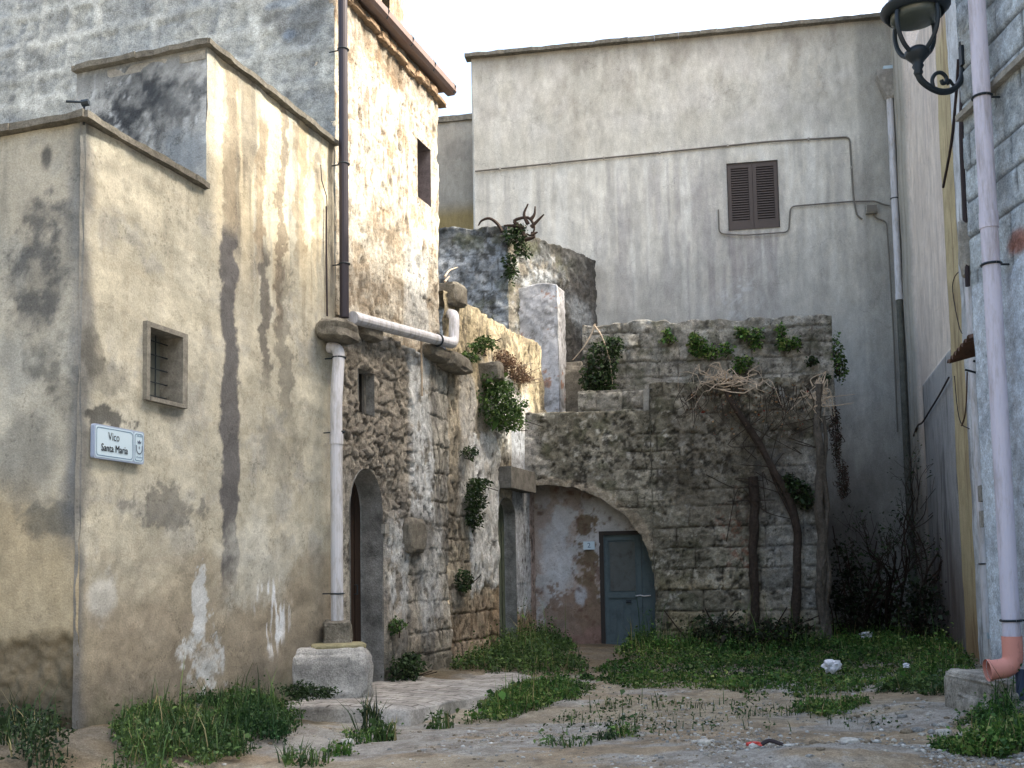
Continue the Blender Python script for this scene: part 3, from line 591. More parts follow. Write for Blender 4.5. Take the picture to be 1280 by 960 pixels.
def disp_W(T, Z):
    d, b = ashlar(T, Z, .38, .6, 160, .3, .05); f1, f2, q = rubble(T, Z); zr = zone_rubble(T, Z); zl = zone_lime(T, Z)
    r = (fbm(T * 2.2, Z * 1.6, 4, 174) - .5) * .12 + (fbm(T * 9, Z * 5, 4, 175) - .5) * .06
    r = r + zr * (ss(.02, .22, f2 - f1) * (.008 + .045 * q) - .022 + (fbm(T * 16, Z * 16, 3, 178) - .5) * .04) + zl * .02 - ss(.02, .004, d) * .03 * (T > 6.3) * (1 - zl) - ss(.56, .72, fbm(T * 14, Z * 7, 5, 172)) * blotch(T, Z, 1.6, 179, .4, .56) * .03
    return r + .05 * ss(2.0, .2, Z)
wall('lower_wall', F, TS0 - .02, 7.86, -.5, ZT, .022, M['rough'], h2, holes=[(lw0, lw1, lz0, lz1)], sdfs=[sd_door], disp=disp_W, col=col_W, off=.06, cap=.2)
M['jamb'] = masonry_mat('grey_jamb', lin(136, 134, 128), .55, .3, 3.2, 45, .7, .03)
def archpts(c, r, z0, sp, k=1.0, n=14): return [(c - r, z0)] + [(c - r * math.cos(PI * i / n), sp + r * k * math.sin(PI * i / n)) for i in range(n + 1)] + [(c + r, z0)]
g = G(); reveal(g, F, archpts(dc, dr + .004, -.4, dsp, 1.15), .36, .075, False); dr_ = g.build('doorway', M['jamb'], h2)
g = G(); P = archpts(dc, dr - .01, -.3, dsp, 1.15); g.add([F.pt(t, z, -.25) for t, z in P] + [F.pt(t, z, -.29) for t, z in P], [tuple(range(len(P)))])
for k in range(1, 5): tt_ = dc - dr + 2 * dr * k / 5; g.wbox(F, tt_ - .012, tt_ + .012, 0, dtop - .25, -.25, -.235)
door = g.build('door', M['dark_wood'], h2)
g = G(); g.tube([F.pt(dc + .25, 1.25, -.24), F.pt(dc + .25, 1.25, -.2), F.pt(dc + .25, 1.37, -.2), F.pt(dc + .25, 1.37, -.24)], .01, 6); g.build('handle', M['iron'], door)
g = G(); reveal(g, F, [(lw0, lz0), (lw1, lz0), (lw1, lz1), (lw0, lz1)], .18, .07); lwn = g.build('window', M['jamb'], h2)
g = G(); g.wbox(F, lw0 - .05, lw1 + .05, lz0 - .05, lz1 + .05, -.13, -.09); g.build('pane', M['dark'], lwn)
g = G()
for a, b in ((lw0, lw0 + .05), (lw1 - .05, lw1), ((lw0 + lw1) / 2 - .02, (lw0 + lw1) / 2 + .02)): g.wbox(F, a, b, lz0, lz1, -.09, -.05)
g.build('frame', masonry_mat('grey_wood', lin(112, 108, 100), .3, .2, 12, 60), lwn)
M['corbel'] = masonry_mat('dark_weathered_stone', lin(124, 118, 106), .4, .35, 9, 55, .8, .03)
def corbel(x0, y0, x1, y1, depth, s, W=F, parent=h2, box=.45):
    t0, za = W.pix(x0, (y0 + y1) / 2, depth * .7); t1 = W.pix(x1, (y0 + y1) / 2, depth * .7)[0]; zt = W.pix((x0 + x1) / 2, y0, depth * .7)[1]; zb = W.pix((x0 + x1) / 2, y1, depth * .7)[1]
    V, Fc = rock(W.pt((t0 + t1) / 2, (zt + zb) / 2, depth / 2), (abs(t1 - t0) * .92, depth * 1.3, (zt - zb)), W.ax, s, box, 3, .14)
    return mk('corbel', V, Fc, M['corbel'], parent)
corbel(412, 400, 443, 428, .33, 11, box=.6); corbel(452, 407, 476, 426, .2, 12, box=.65); corbel(534, 433, 564, 452, .22, 13, box=.65); corbel(558, 442, 586, 466, .30, 14, box=.65)
corbel(506, 648, 531, 692, .16, 15)
mk_pl = thing('house_number_plate', 'small blank white plate on the stone jamb right of the arched doorway', 'plate', F.pp(483, 661, .1))
g = G(); a0, b0 = F.pix(481.5, 655, .11); a1, b1 = F.pix(486.5, 667, .11); g.wbox(F, a0, a1, b1, b0, .05, .11); g.build('plate', M['conc'], mk_pl)

# ------------------------------------------------------------------ 3. courtyard wall running on behind the stone house
h3 = thing('courtyard_wall', 'long crumbling courtyard wall, sunlit along its top, with a narrow green door at its far end', 'wall', F.pt(7.9, 0))
TC0, TC1 = 7.86, 13.32
topC = lambda T: 5.93 + .035 * (T - 8) + (fbm(np.asarray(T) * 2.2, np.zeros_like(T), 3, 180) - .5) * .10
gt0 = F.pix(621.5, 720)[0]; gt1 = F.pix(643, 720)[0]; gtop = F.pix(630, 622)[1]; gc = (gt0 + gt1) / 2; gr = (gt1 - gt0) / 2; gsp = gtop - gr * .7
def sd_gd(T, Z):
    v = np.maximum(Z - gsp, 0) / .7; return np.where(Z > gsp, np.hypot(T - gc, v) - gr, np.abs(T - gc) - gr)
def zone_lime2(T, Z): return np.clip(box(F, T, Z, 586, 545, 622, 735, 190, .16, .03, 2.5, .8) * 1.0 + box(F, T, Z, 606, 470, 662, 560, 191, .25, .12, 2, 1.2) * .8 + box(F, T, Z, 572, 470, 592, 640, 199, .14, .1, 3, .8) * .5, 0, 1)
def col_C(T, Z, O):
    d, b = ashlar(T, Z, .40, .62, 192, .3, .04)
    c = np.tile(lin(184, 172, 150), (len(T), 1)); c = mix(c, lin(156, 148, 134), blotch(T, Z, 1.8, 193, .42, .6) * .8); c = mix(c, lin(198, 180, 142), ss(4.3, 5.0, Z) * .6)
    c = mix(c, lin(104, 96, 82), ss(.5, .66, fbm(T * 9, Z * 1.1, 4, 194)) * .6); c = mix(c, lin(120, 112, 98), blotch(T, Z, 4, 195, .52, .66) * .5)
    c = mix(c, lin(80, 70, 58), ss(.018, .005, d) * ss(3.0, 2.4, Z) * .85); c = mix(c, lin(168, 144, 110), ss(2.6, 1.4, Z + (fbm(T * 2, Z * 2, 3, 196) - .5)) * ss(9.6, 10, T) * .5)
    c = mix(c, lin(150, 120, 92), ss(1.4, .6, Z + (fbm(T * 2, Z * 2, 3, 200) - .5)) * .45)
    c = mix(c, lin(216, 214, 208), zone_lime2(T, Z) * (.6 + .4 * blotch(T, Z, 5, 206, .36, .48)))
    # recess end: white-blue plaster strip with a pink edge
    w = ss(11.0, 11.05, T) * ss(4.2, 4.1, Z) * ss(.6, .9, Z + (fbm(T * 6, Z * 3, 3, 197) - .5) * .5); c = mix(c, lin(186, 188, 190), w); c = mix(c, lin(176, 150, 134), ss(12.02, 12.08, T) * ss(4.2, 4.1, Z) * .8)
    c = mix(c, lin(92, 86, 76), box(F, T, Z, 556, 590, 574, 690, 198, .2, .15) * .5)
    return mix(c, lin(76, 70, 62), ss(.56, .72, fbm(T * 14, Z * 7, 5, 202)) * blotch(T, Z, 1.6, 205, .4, .56) * .75)
def disp_C(T, Z):
    d, b = ashlar(T, Z, .40, .62, 192, .3, .04); zl = zone_lime2(T, Z); fl = ss(11.0, 10.8, T)
    r = (fbm(T * 2, Z * 1.6, 4, 203) - .5) * .14 + (fbm(T * 8, Z * 4, 4, 204) - .5) * .06 + zl * .03 - ss(.02, .005, d) * .03 * ss(3.0, 2.4, Z) * (1 - zl) - ss(.56, .72, fbm(T * 14, Z * 7, 5, 202)) * blotch(T, Z, 1.6, 205, .4, .56) * .03
    return r * (.25 + .75 * np.maximum(fl, ss(4.4, 4.6, Z))) - .06 * ss(4.5, 5.0, Z) * ss(8.2, 9, T)
wall('wall_face', F, TC0, TC1, -.5, 6.0, .024, M['rough'], h3, sdfs=[sd_gd], top=topC, disp=disp_C, col=col_C, off=.03, cap=.34, endcaps=(0, .4))
V, Fc = rock(F.pt(8.28, 5.92, -.02), (.5, .42, .36), F.ax, 31, .35, 3, .12); mk('cap_stone', V, Fc, M['corbel'], h3)
g = G(); reveal(g, F, archpts(gc, gr + .004, -.4, gsp, .7), .3, .04, False); gd = g.build('doorway', M['jamb'], h3)
g = G(); P = archpts(gc, gr - .01, -.3, gsp, .7); g.add([F.pt(t, z, -.18) for t, z in P], [tuple(range(len(P)))])
for k in range(1, 6): tt_ = gc - gr + 2 * gr * k / 6; g.wbox(F, tt_ - .05, tt_ + .05, .1, gtop - .25, -.18, -.16)
g.wbox(F, gc - .03, gc + .03, .1, gtop - .1, -.16, -.12); g.build('door', M['green_door'], h3)
# concrete hood over the door, at the foot of the white plaster
hz0 = F.pix(640, 618, .3)[1]
g = G(); a0 = F.pix(622, 600, .05)[0]; a1 = A.sub(0)[0]; hoodT1 = F.pix(654, 600, .05)[0]
g.wbox(F, a0 + .1, 11.72, 2.98, 3.36, -.1, .27); g.build('door_hood', masonry_mat('dark_hood_stone', lin(118, 114, 106), .35, .3, 6, 50, .7, .02, v3=.3), h3)
V, Fc = rock(F.pp(611, 466, .12), (.30, .5, .34), F.ax, 33, .4, 3, .12); mk('corbel', V, Fc, M['corbel'], h3)
M['corbel2'] = M['corbel']
# ------------------------------------------------------------------ 4. arched outbuilding across the back of the yard
h4 = thing('arched_outbuilding', 'low mossy stone outbuilding with a wide arched recess and a faded blue-grey door', 'outbuilding', A.pt(2.5, 0))
ac, aa, asp, ab = .25, 2.16, 1.16, 1.98
def sd_arch(T, Z):
    u = np.abs(T - ac) / aa; v = np.maximum(Z - asp, 0) / ab; return ((u ** 2.15 + v ** 2.15) ** (1 / 2.15) - 1) * np.where(Z > asp, ab, aa) + (fbm(T * 4, Z * 4, 4, 228, .62) - .5) * .10
TA1 = A.pix(1031, 640)[0]
def top_A(T):
    T = np.asarray(T); z = np.where(T < 2.42, 4.52, 5.02 + .02 * (T - 2.4)); return z + (fbm(T * 3, T * 0, 3, 210) - .5) * .07
def col_A(T, Z, O):
    d, b = ashlar(T, Z, .36, .62, 211, .25, .03)
    c = np.tile(lin(156, 149, 132), (len(T), 1)); c = mix(c, lin(174, 166, 148), (b > .6) * .6); c = mix(c, lin(132, 124, 108), (b < .3) * .4)
    c = mix(c, lin(112, 106, 90), blotch(T, Z, 1.6, 212, .44, .6) * .75); c = mix(c, lin(70, 66, 58), blotch(T, Z, 5, 213, .55, .66) * ss(1.6, 3, Z + (b - .5)) * .8)
    c = mix(c, lin(86, 88, 66), blotch(T, Z, 2.6, 214, .52, .66) * .55); c = mix(c, lin(74, 66, 56), ss(.02, .004, d) * .7 * np.maximum(blotch(T, Z, .8, 215, .5, .6), 1.25 * ss(2.3, 2.6, T) * ss(2.9, 2.4, Z)))
    c = mix(c, lin(198, 192, 178), blotch(T, Z, 7, 216, .62, .7) * .6)
    c = mix(c, lin(178, 160, 124), ss(1.6, .8, Z) * (b > .4) * .5)
    # the smooth plastered spandrel at the left
    sp_ = ss(.45, .0, T + (fbm(T * 2, Z * 2, 3, 217) - .5) * .5) * ss(3.0, 3.2, Z); c = mix(c, lin(192, 186, 178), sp_ * .75)
    ring = sd_arch(T, Z); c = mix(c, lin(176, 160, 138), ss(.22, .1, ring + (fbm(T * 4, Z * 4, 3, 218) - .5) * .1) * ss(1.6, 2.1, Z) * .6)
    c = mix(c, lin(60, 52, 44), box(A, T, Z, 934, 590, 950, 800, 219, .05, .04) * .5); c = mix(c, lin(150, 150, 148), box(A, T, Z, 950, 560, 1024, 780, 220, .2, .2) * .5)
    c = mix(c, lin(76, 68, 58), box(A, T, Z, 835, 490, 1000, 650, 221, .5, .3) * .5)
    c = mix(c, lin(82, 82, 70), ss(.5, .1, Z) * .6); c = mix(c, lin(126, 76, 56), box(A, T, Z, 905, 640, 935, 712, 224, .4, .1, 5, 5) * blotch(T, Z, 9, 225, .5, .6) * .6)
    return mix(c, lin(60, 56, 50), ss(.55, .7, fbm(T * 12, Z * 11, 5, 222)) * blotch(T, Z, 1.5, 227, .4, .56) * .8)
def disp_A(T, Z):
    d, b = ashlar(T, Z, .36, .62, 211, .25, .03)
    return (fbm(T * 2, Z * 2, 4, 223) - .5) * .10 + (fbm(T * 9, Z * 9, 4, 226) - .5) * .05 + (b - .5) * .02 - ss(.025, .004, d) * .028 * np.maximum(blotch(T, Z, .8, 215, .5, .6), 1.25 * ss(2.3, 2.6, T) * ss(2.9, 2.4, Z)) - ss(.55, .7, fbm(T * 12, Z * 11, 5, 222)) * blotch(T, Z, 1.5, 227, .4, .56) * .035
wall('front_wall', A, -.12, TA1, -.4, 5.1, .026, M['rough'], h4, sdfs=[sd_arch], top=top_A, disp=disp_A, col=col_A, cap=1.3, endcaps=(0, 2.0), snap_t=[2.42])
g = G(); P = [(ac - aa, -.4)] + [(t, z) for t, z in [(ac + (aa + .035) * math.copysign(abs(math.cos(a)) ** (2 / 2.15), math.cos(a)), asp + (ab + .035) * math.sin(a) ** (2 / 2.15)) for a in np.linspace(PI, 0, 40)]] + [(ac + aa + .035, -.4)]
P = [(max(t, -.1), z) for t, z in P if t > -.6]
reveal(g, A, P, .56, .003, False, n=5); g.build('arch_soffit', masonry_mat('soffit_plaster', lin(142, 132, 120), .3, .25, 7, 50, .5, .02), h4)
RB = Wall(A.sub(0, -.5), A.d[:2], A.n[:2])
pd0, pz1 = RB.pix(753, 668); pd1 = RB.pix(822, 668)[0]; pz0 = RB.pix(780, 812)[1]
def col_RB(T, Z, O):
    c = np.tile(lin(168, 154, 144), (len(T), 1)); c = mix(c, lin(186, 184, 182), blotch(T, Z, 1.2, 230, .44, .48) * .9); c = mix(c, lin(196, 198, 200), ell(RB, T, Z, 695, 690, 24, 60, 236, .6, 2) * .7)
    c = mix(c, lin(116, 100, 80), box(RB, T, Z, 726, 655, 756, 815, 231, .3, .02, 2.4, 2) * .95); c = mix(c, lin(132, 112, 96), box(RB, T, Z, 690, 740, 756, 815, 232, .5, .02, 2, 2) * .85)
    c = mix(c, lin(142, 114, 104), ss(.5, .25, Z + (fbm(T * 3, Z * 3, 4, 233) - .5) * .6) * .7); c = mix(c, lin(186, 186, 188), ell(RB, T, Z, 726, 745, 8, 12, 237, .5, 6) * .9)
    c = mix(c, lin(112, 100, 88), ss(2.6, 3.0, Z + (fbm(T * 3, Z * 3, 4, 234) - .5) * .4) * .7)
    return mix(c, lin(104, 80, 68), ss(.58, .7, fbm(T * 8, Z * 8, 5, 235)) * blotch(T, Z, 1.5, 239, .45, .58) * .7)
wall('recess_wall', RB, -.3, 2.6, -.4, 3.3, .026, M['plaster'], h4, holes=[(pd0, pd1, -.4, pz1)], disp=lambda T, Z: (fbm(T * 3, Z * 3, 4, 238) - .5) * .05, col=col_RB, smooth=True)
g = G(); reveal(g, RB, [(pd0, -.3), (pd0, pz1), (pd1, pz1), (pd1, -.3)], .14, .01, False); dw = g.build('doorway', M['jamb'], h4)
g = G(); pm = RB.pix(803, 740)[0]; g.wbox(RB, pd0, pd1, pz0 - .3, pz0, -.14, .25)
g.build('doorstep', M['conc'], h4)
g = G(); zl_ = pz0 + .01; zm = RB.pix(780, 744)[1]
g.wbox(RB, pd0 + .015, pm - .004, zl_, pz1 - .015, -.13, -.09)
for a, b, c_, d_ in ((pd0 + .015, pd0 + .10, zl_, pz1 - .015), (pm - .09, pm - .004, zl_, pz1 - .015), (pd0 + .1, pm - .09, pz1 - .12, pz1 - .015), (pd0 + .1, pm - .09, zm - .05, zm + .05), (pd0 + .1, pm - .09, zl_, zl_ + .12)): g.wbox(RB, a, b, c_, d_, -.09, -.055)
for k in range(1, 4): tt_ = pd0 + .1 + (pm - .09 - pd0 - .1) * k / 4; g.wbox(RB, tt_ - .006, tt_ + .006, zl_ + .12, zm - .05, -.09, -.07)
dl = g.build('door', M['blue_door'], h4)
g = G(); pmat = plain_mat('worn_door_panel', lin(92, 98, 98), .75, 0, .25, .25, 7, .2, lin(70, 64, 58), 4)
g.wbox(RB, pd0 + .13, pm - .12, zm + .08, pz1 - .15, -.09, -.075); g.build('panel', pmat, dl)
g = G(); fm = plain_mat('dark_frame_and_shadow', lin(52, 48, 46), .8)
g.wbox(RB, pd0 - .07, pd0 + .012, pz0, pz1 + .06, -.1, .012); g.wbox(RB, pd0 + .012, pd1, pz1 - .012, pz1 + .06, -.1, .014); g.build('door_frame', fm, h4)  # left strip is the dark frame, top strip a painted shadow line
g = G(); g.wbox(RB, pm + .004, pd1 - .01, zl_, pz1 - .015, -.13, -.08)
g.wbox(RB, pm + .03, pm + .06, zl_, pz1 - .03, -.08, -.07); g.build('door', M['blue_door'], h4)
g = G(); zb_ = RB.pix(800, 745)[1]; g.tube([RB.pt(pm - .13, zb_, -.05), RB.pt(pm - .04, zb_ + .012, -.045), RB.pt(pm + .03, zb_ - .004, -.045), RB.pt(pm + .16, zb_ + .006, -.05)], .014, 6); g.build('bolt', M['pvc'], dl)
g = G(); zk = RB.pix(786, 752)[1]; kt = RB.pix(786, 752)[0]; g.wbox(RB, kt - .05, kt + .05, zk - .03, zk + .03, -.072, -.06); g.tube([RB.pt(kt - .03, zk, -.06), RB.pt(kt - .03, zk, -.02), RB.pt(kt + .05, zk, -.02)], .01, 6); g.build('handle', M['iron'], dl)
npl = thing('house_number_plate', 'small white number tile reading 2 beside the blue-grey door', 'plate', RB.pp(736, 682))
n0, nz1 = RB.pix(729, 677); n1, nz0 = RB.pix(743.5, 687); g = G(); g.wbox(RB, n0, n1, nz0, nz1, -.01, .045); g.build('plate', M['white'], npl)
text_mesh('lettering', '2', RB, (n0 + n1) / 2, (nz0 + nz1) / 2, .13, .049, M['blue_ink'], npl, .001)
# stepped upper masses
U = Wall(A.sub(0, -1.25), A.d[:2], A.n[:2]); u0 = U.pix(728, 430)[0]; u1 = U.pix(1041, 430)[0]; uzt = (U.pix(770, 405)[1] + U.pix(1036, 393)[1]) / 2
def col_Up(T, Z, O):
    d, b = ashlar(T, Z, .34, .7, 241, .3, .03)
    c = np.tile(lin(162, 156, 144), (len(T), 1)); c = mix(c, lin(180, 174, 162), (b > .6) * .6); c = mix(c, lin(124, 120, 108), blotch(T, Z, 1.8, 242, .46, .6) * .7); c = mix(c, lin(64, 60, 54), ss(.02, .004, d) * .6 * blotch(T, Z, 1.1, 251, .36, .52))
    c = mix(c, lin(88, 88, 70), blotch(T, Z, 3, 243, .54, .66) * .6); c = mix(c, lin(64, 60, 54), blotch(T, Z, 6, 244, .58, .68) * .6); c = mix(c, lin(198, 196, 188), ss(uzt - .4, uzt, Z) * blotch(T, Z, 4, 245, .46, .58) * .5)
    return c
def disp_Up(T, Z):
    d, b = ashlar(T, Z, .34, .7, 241, .3, .03); return (fbm(T * 2, Z * 2, 4, 246) - .5) * .1 + (fbm(T * 8, Z * 8, 4, 247) - .5) * .05 + (b - .5) * .035 - ss(.03, .006, d) * .03 * blotch(T, Z, 1.1, 251, .34, .5)
wall('upper_wall', U, u0, u1, 4.3, uzt + .1, .03, M['rough'], h4, top=lambda T: uzt + (fbm(T * 2.6, T * 0, 3, 248) - .5) * .16, disp=disp_Up, col=col_Up, cap=.9, endcaps=(.9, 3.0))
K = Wall(A.sub(0, -.45), A.d[:2], A.n[:2]); k0, kz = K.pix(722, 489); k1 = K.pix(806, 489)[0]
wall('step_block', K, k0, k1 + .05, 4.3, kz + .03, .03, M['rough'], h4, top=lambda T: kz + (fbm(T * 3, T * 0, 3, 250) - .5) * .08, disp=disp_Up, col=col_Up, cap=.85, endcaps=(.8, .6))
g = G(); g.wbox(A, -1.5, TA1, 4.2, 4.42, -4.5, -.3); g.wbox(A, 2.3, TA1 - .02, 4.3, 4.93, -1.3, -.06); g.build('terrace', M['conc'], h4)

# ------------------------------------------------------------------ 5. stained stair wall, whitewashed pillar and block on the terrace
cD = at(634, 290, 21.5); eD = at(745, 328, 24.25)
D1 = Wall(cD[:2], (-math.cos(.09), math.sin(.09)), (-math.sin(.09), -math.cos(.09))); d2v = (eD - cD)[:2]; D2 = Wall(cD[:2], d2v, (d2v[1], -d2v[0]))
zD = D1.pix(600, 284)[1]; zD2 = D2.pix(744, 325)[1]; LD = float(np.hypot(*d2v))
def col_D(bright):
    def f(T, Z, O):
        d, b = ashlar(T, Z, .38, .7, 261, .3, .03)
        c = np.tile(lin(*bright), (len(T), 1)); c = mix(c, lin(118, 122, 124), blotch(T, Z, 2.2, 262, .44, .6) * .8); c = mix(c, lin(190, 194, 196), blotch(T, Z, 3.5, 263, .54, .64) * .55)
        c = mix(c, lin(60, 60, 56), blotch(T, Z, 6, 264, .52, .62) * .7); c = mix(c, lin(62, 60, 56), ss(.02, .005, d) * .6); c = mix(c, lin(54, 54, 50), ss(zD - .6, zD, Z + (fbm(T * 4, Z * 2, 4, 265) - .5) * .7) * .7)
        return mix(c, lin(92, 94, 74), blotch(T, Z, 2, 266, .55, .68) * .6)
    return f
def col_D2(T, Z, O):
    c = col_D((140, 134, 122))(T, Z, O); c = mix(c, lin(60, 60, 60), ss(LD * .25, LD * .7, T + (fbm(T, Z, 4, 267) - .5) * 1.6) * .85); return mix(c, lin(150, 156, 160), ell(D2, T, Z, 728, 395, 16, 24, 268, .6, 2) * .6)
disp_D = lambda T, Z: (fbm(T * 3, Z * 3, 4, 269) - .5) * .12 + (fbm(T * 9, Z * 9, 4, 270) - .5) * .06
h5 = thing('stair_wall', 'dark lichen-stained stone stair block with a green shrub on its corner', 'wall', D1.pt(0, 4.3))
wall('front_face', D1, 0, 2.6, 4.0, zD, .035, M['rough'], h5, disp=disp_D, col=col_D((150, 156, 160)), cap=.5, top=lambda T: zD + (fbm(T * 2.5, T * 0, 3, 271) - .5) * .12)
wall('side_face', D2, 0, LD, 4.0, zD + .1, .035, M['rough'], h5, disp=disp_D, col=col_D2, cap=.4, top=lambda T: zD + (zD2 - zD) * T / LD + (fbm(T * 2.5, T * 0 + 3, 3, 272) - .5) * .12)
PI1 = at(697, 400, 21.7); PW = Wall(PI1[:2], (-math.cos(.12), math.sin(.12)), (-math.sin(.12), -math.cos(.12))); PS = Wall(PI1[:2], dF, nF)
pw = abs(PW.pix(643, 400)[0]); pzt = PW.pix(670, 357)[1]; psw = PS.pix(706.5, 400)[0]
def col_P(T, Z, O):
    c = np.tile(lin(196, 196, 198), (len(T), 1)); c = mix(c, lin(150, 150, 150), blotch(T, Z, 3, 281, .46, .6) * .7); c = mix(c, lin(160, 116, 88), blotch(T, Z, 4.2, 285, .63, .7) * .8); return mix(c, lin(96, 92, 86), blotch(T, Z, 9, 283, .56, .66) * .5)
h6 = thing('stone_pillar', 'flaking whitewashed square pillar standing at the end of the sunlit courtyard wall', 'pillar', PW.pt(pw / 2, 4.4))
dp = lambda T, Z: (fbm(T * 4, Z * 4, 4, 284) - .5) * .06
wall('front_face', PW, 0, pw, 4.3, pzt, .03, M['plaster'], h6, disp=dp, col=col_P, cap=.7, endcaps=(0, .7), top=lambda T: pzt + .05 * np.sin(T * 5))
wall('side_face', PS, 0, psw, 4.3, pzt, .03, M['plaster'], h6, disp=dp, col=col_P, cap=.3, endcaps=(0, .8))
h7 = thing('stone_block', 'low rough stone block beside the foot of the whitewashed pillar', 'block', at(715, 515, 22.2))
cb = at(714, 483, 22.3); V, Fc = rock((cb[0], cb[1] + .3, cb[2] - .35), (.75, .9, 1.75), A.ax, 41, .35, 4, .08); mk('block', V, Fc, M['corbel'], h7)

# ------------------------------------------------------------------ 6. back house and the annex left of it
h8 = thing('back_house', 'tall grey rendered house across the back with one brown shuttered window', 'house', B.pt(4, 0))
sh0, shz1 = B.pix(908, 205); sh1, shz0 = B.pix(975, 284); ZB = 14.22
def col_B(T, Z, O):
    c = np.tile(lin(205, 200, 187), (len(T), 1)); c = mix(c, lin(190, 185, 173), blotch(T, Z, .45, 301, .36, .68) * .6)
    v = fbm(T * 4.5, Z * .3, 6, 302, .66); c = mix(c, lin(160, 157, 152), ss(.5, .66, v) * ss(12.2, 11.2, Z) * .5); c = mix(c, lin(214, 212, 204), ss(.5, .36, v) * .4)
    zc = 11.0 + T * .07; c = mix(c, lin(180, 175, 162), ss(zc, zc + .4, Z) * .6); up = ss(11.6, 12.6, Z + (fbm(T * 1.2, Z * 1.2, 4, 303) - .5) * 1.6)
    c = mix(c, lin(150, 143, 132), up * blotch(T, Z, 3.6, 304, .42, .74, 6, .5) * .6); c = mix(c, lin(208, 203, 194), up * blotch(T, Z, 1.1, 305, .42, .7) * .5); c = mix(c, lin(142, 134, 122), ss(13.4, 14.1, Z + (fbm(T * 5, Z, 3, 306) - .5) * .6) * .5)
    c = mix(c, lin(150, 142, 140), ss(.48, .62, fbm(T * 6, Z * .25, 6, 307, .66)) * box(B, T, Z, 850, 290, 1010, 560, 308, .4, .3) * .7)
    c = mix(c, lin(158, 152, 149), ss(.5, .64, fbm(T * 6, Z * .25, 6, 312, .66)) * box(B, T, Z, 745, 215, 900, 400, 313, .5, .4) * .55)
    c = mix(c, lin(214, 214, 212), ell(B, T, Z, 925, 380, 30, 34, 309, .6, 2) * blotch(T, Z, 7, 310, .54, .6) * .8)
    c = mix(c, lin(164, 163, 157), ss(9.6, 7.0, Z + (fbm(T, Z, 4, 311) - .5) * 2) * .7); c = mix(c, lin(82, 76, 72), ss(4.6, 2.2, Z + (fbm(T * .8, Z * .8, 5, 316) - .5) * 2) * .8)  # lower wall coloured darker to stand in for the back corner's shade
    c = mix(c, lin(150, 148, 140), ss(9.1, 9.25, T) * .6)
    return c
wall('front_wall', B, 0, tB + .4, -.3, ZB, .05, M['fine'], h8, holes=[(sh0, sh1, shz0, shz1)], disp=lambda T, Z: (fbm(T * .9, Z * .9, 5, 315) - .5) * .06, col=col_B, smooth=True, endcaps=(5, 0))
coping(B, -.14, tB + .2, ZB, 'coping', h8, w=.14, h=.09, seed=21, mat='coping')
g = G(); g.wbox(B, .05, tB + 5, ZB - .2, ZB - .05, -6, -.02); g.build('roof', M['conc'], h8)
sw = thing
g = G(); reveal(g, B, [(sh0, shz0), (sh1, shz0), (sh1, shz1), (sh0, shz1)], .16, .02); win = g.build('window', M['jamb'], h8)
sm = (sh0 + sh1) / 2
for a, b in ((sh0 + .01, sm - .004), (sm + .004, sh1 - .01)):
    g = G(); e = .085
    g.wbox(B, a, a + e, shz0 + .01, shz1 - .01, -.06, -.01); g.wbox(B, b - e, b, shz0 + .01, shz1 - .01, -.06, -.01); g.wbox(B, a + e, b - e, shz0 + .01, shz0 + .2, -.06, -.012); g.wbox(B, a + e, b - e, shz1 - .12, shz1 - .01, -.06, -.012)
    sl = g.build('shutter', M['shutter'], win); g = G(); n = 22; zz0, zz1 = shz0 + .2, shz1 - .12
    for k in range(n):
        z = zz0 + (zz1 - zz0) * (k + .5) / n; P = [B.pt(a + e, z - .022, -.018), B.pt(b - e, z - .022, -.018), B.pt(b - e, z + .022, -.05), B.pt(a + e, z + .022, -.05)]
        g.hexa([p - np.array([0, 0, .004]) for p in P] + [p + np.array([0, 0, .004]) for p in P])
    g.build('slats', M['shutter'], sl)
g = G(); g.wbox(B, sh0 - .02, sh1 + .02, shz0 - .02, shz1 + .02, -.2, -.13); g.build('pane', M['dark'], win)
AN = at(580, 200, 27.5); N = Wall(AN[:2], B.d[:2], B.n[:2]); nz1 = N.pix(570, 152)[1]
def col_N(T, Z, O):
    c = np.tile(lin(166, 160, 148), (len(T), 1)); c = mix(c, lin(146, 140, 130), blotch(T, Z, 1, 321, .44, .6) * .7); zb = N.pix(570, 270)[1]
    return mix(c, lin(150, 128, 70), ss(zb + .5, zb - .1, Z) * .75)
h9 = thing('annex', 'lower grey rendered block showing between the sunlit house and the back house', 'building', N.pt(0, 4))
wall('front_wall', N, -2.6, 1.4, 3.5, nz1, .06, M['fine'], h9, col=col_N, smooth=True, endcaps=(4, 0)); coping(N, -2.6, 1.4, nz1, 'coping', h9, w=.06, h=.16, seed=22, mat='coping')
g = G(); g.wbox(N, -2.6, 1.4, nz1 - .2, nz1 - .05, -4, -.05); g.build('roof', M['conc'], h9)
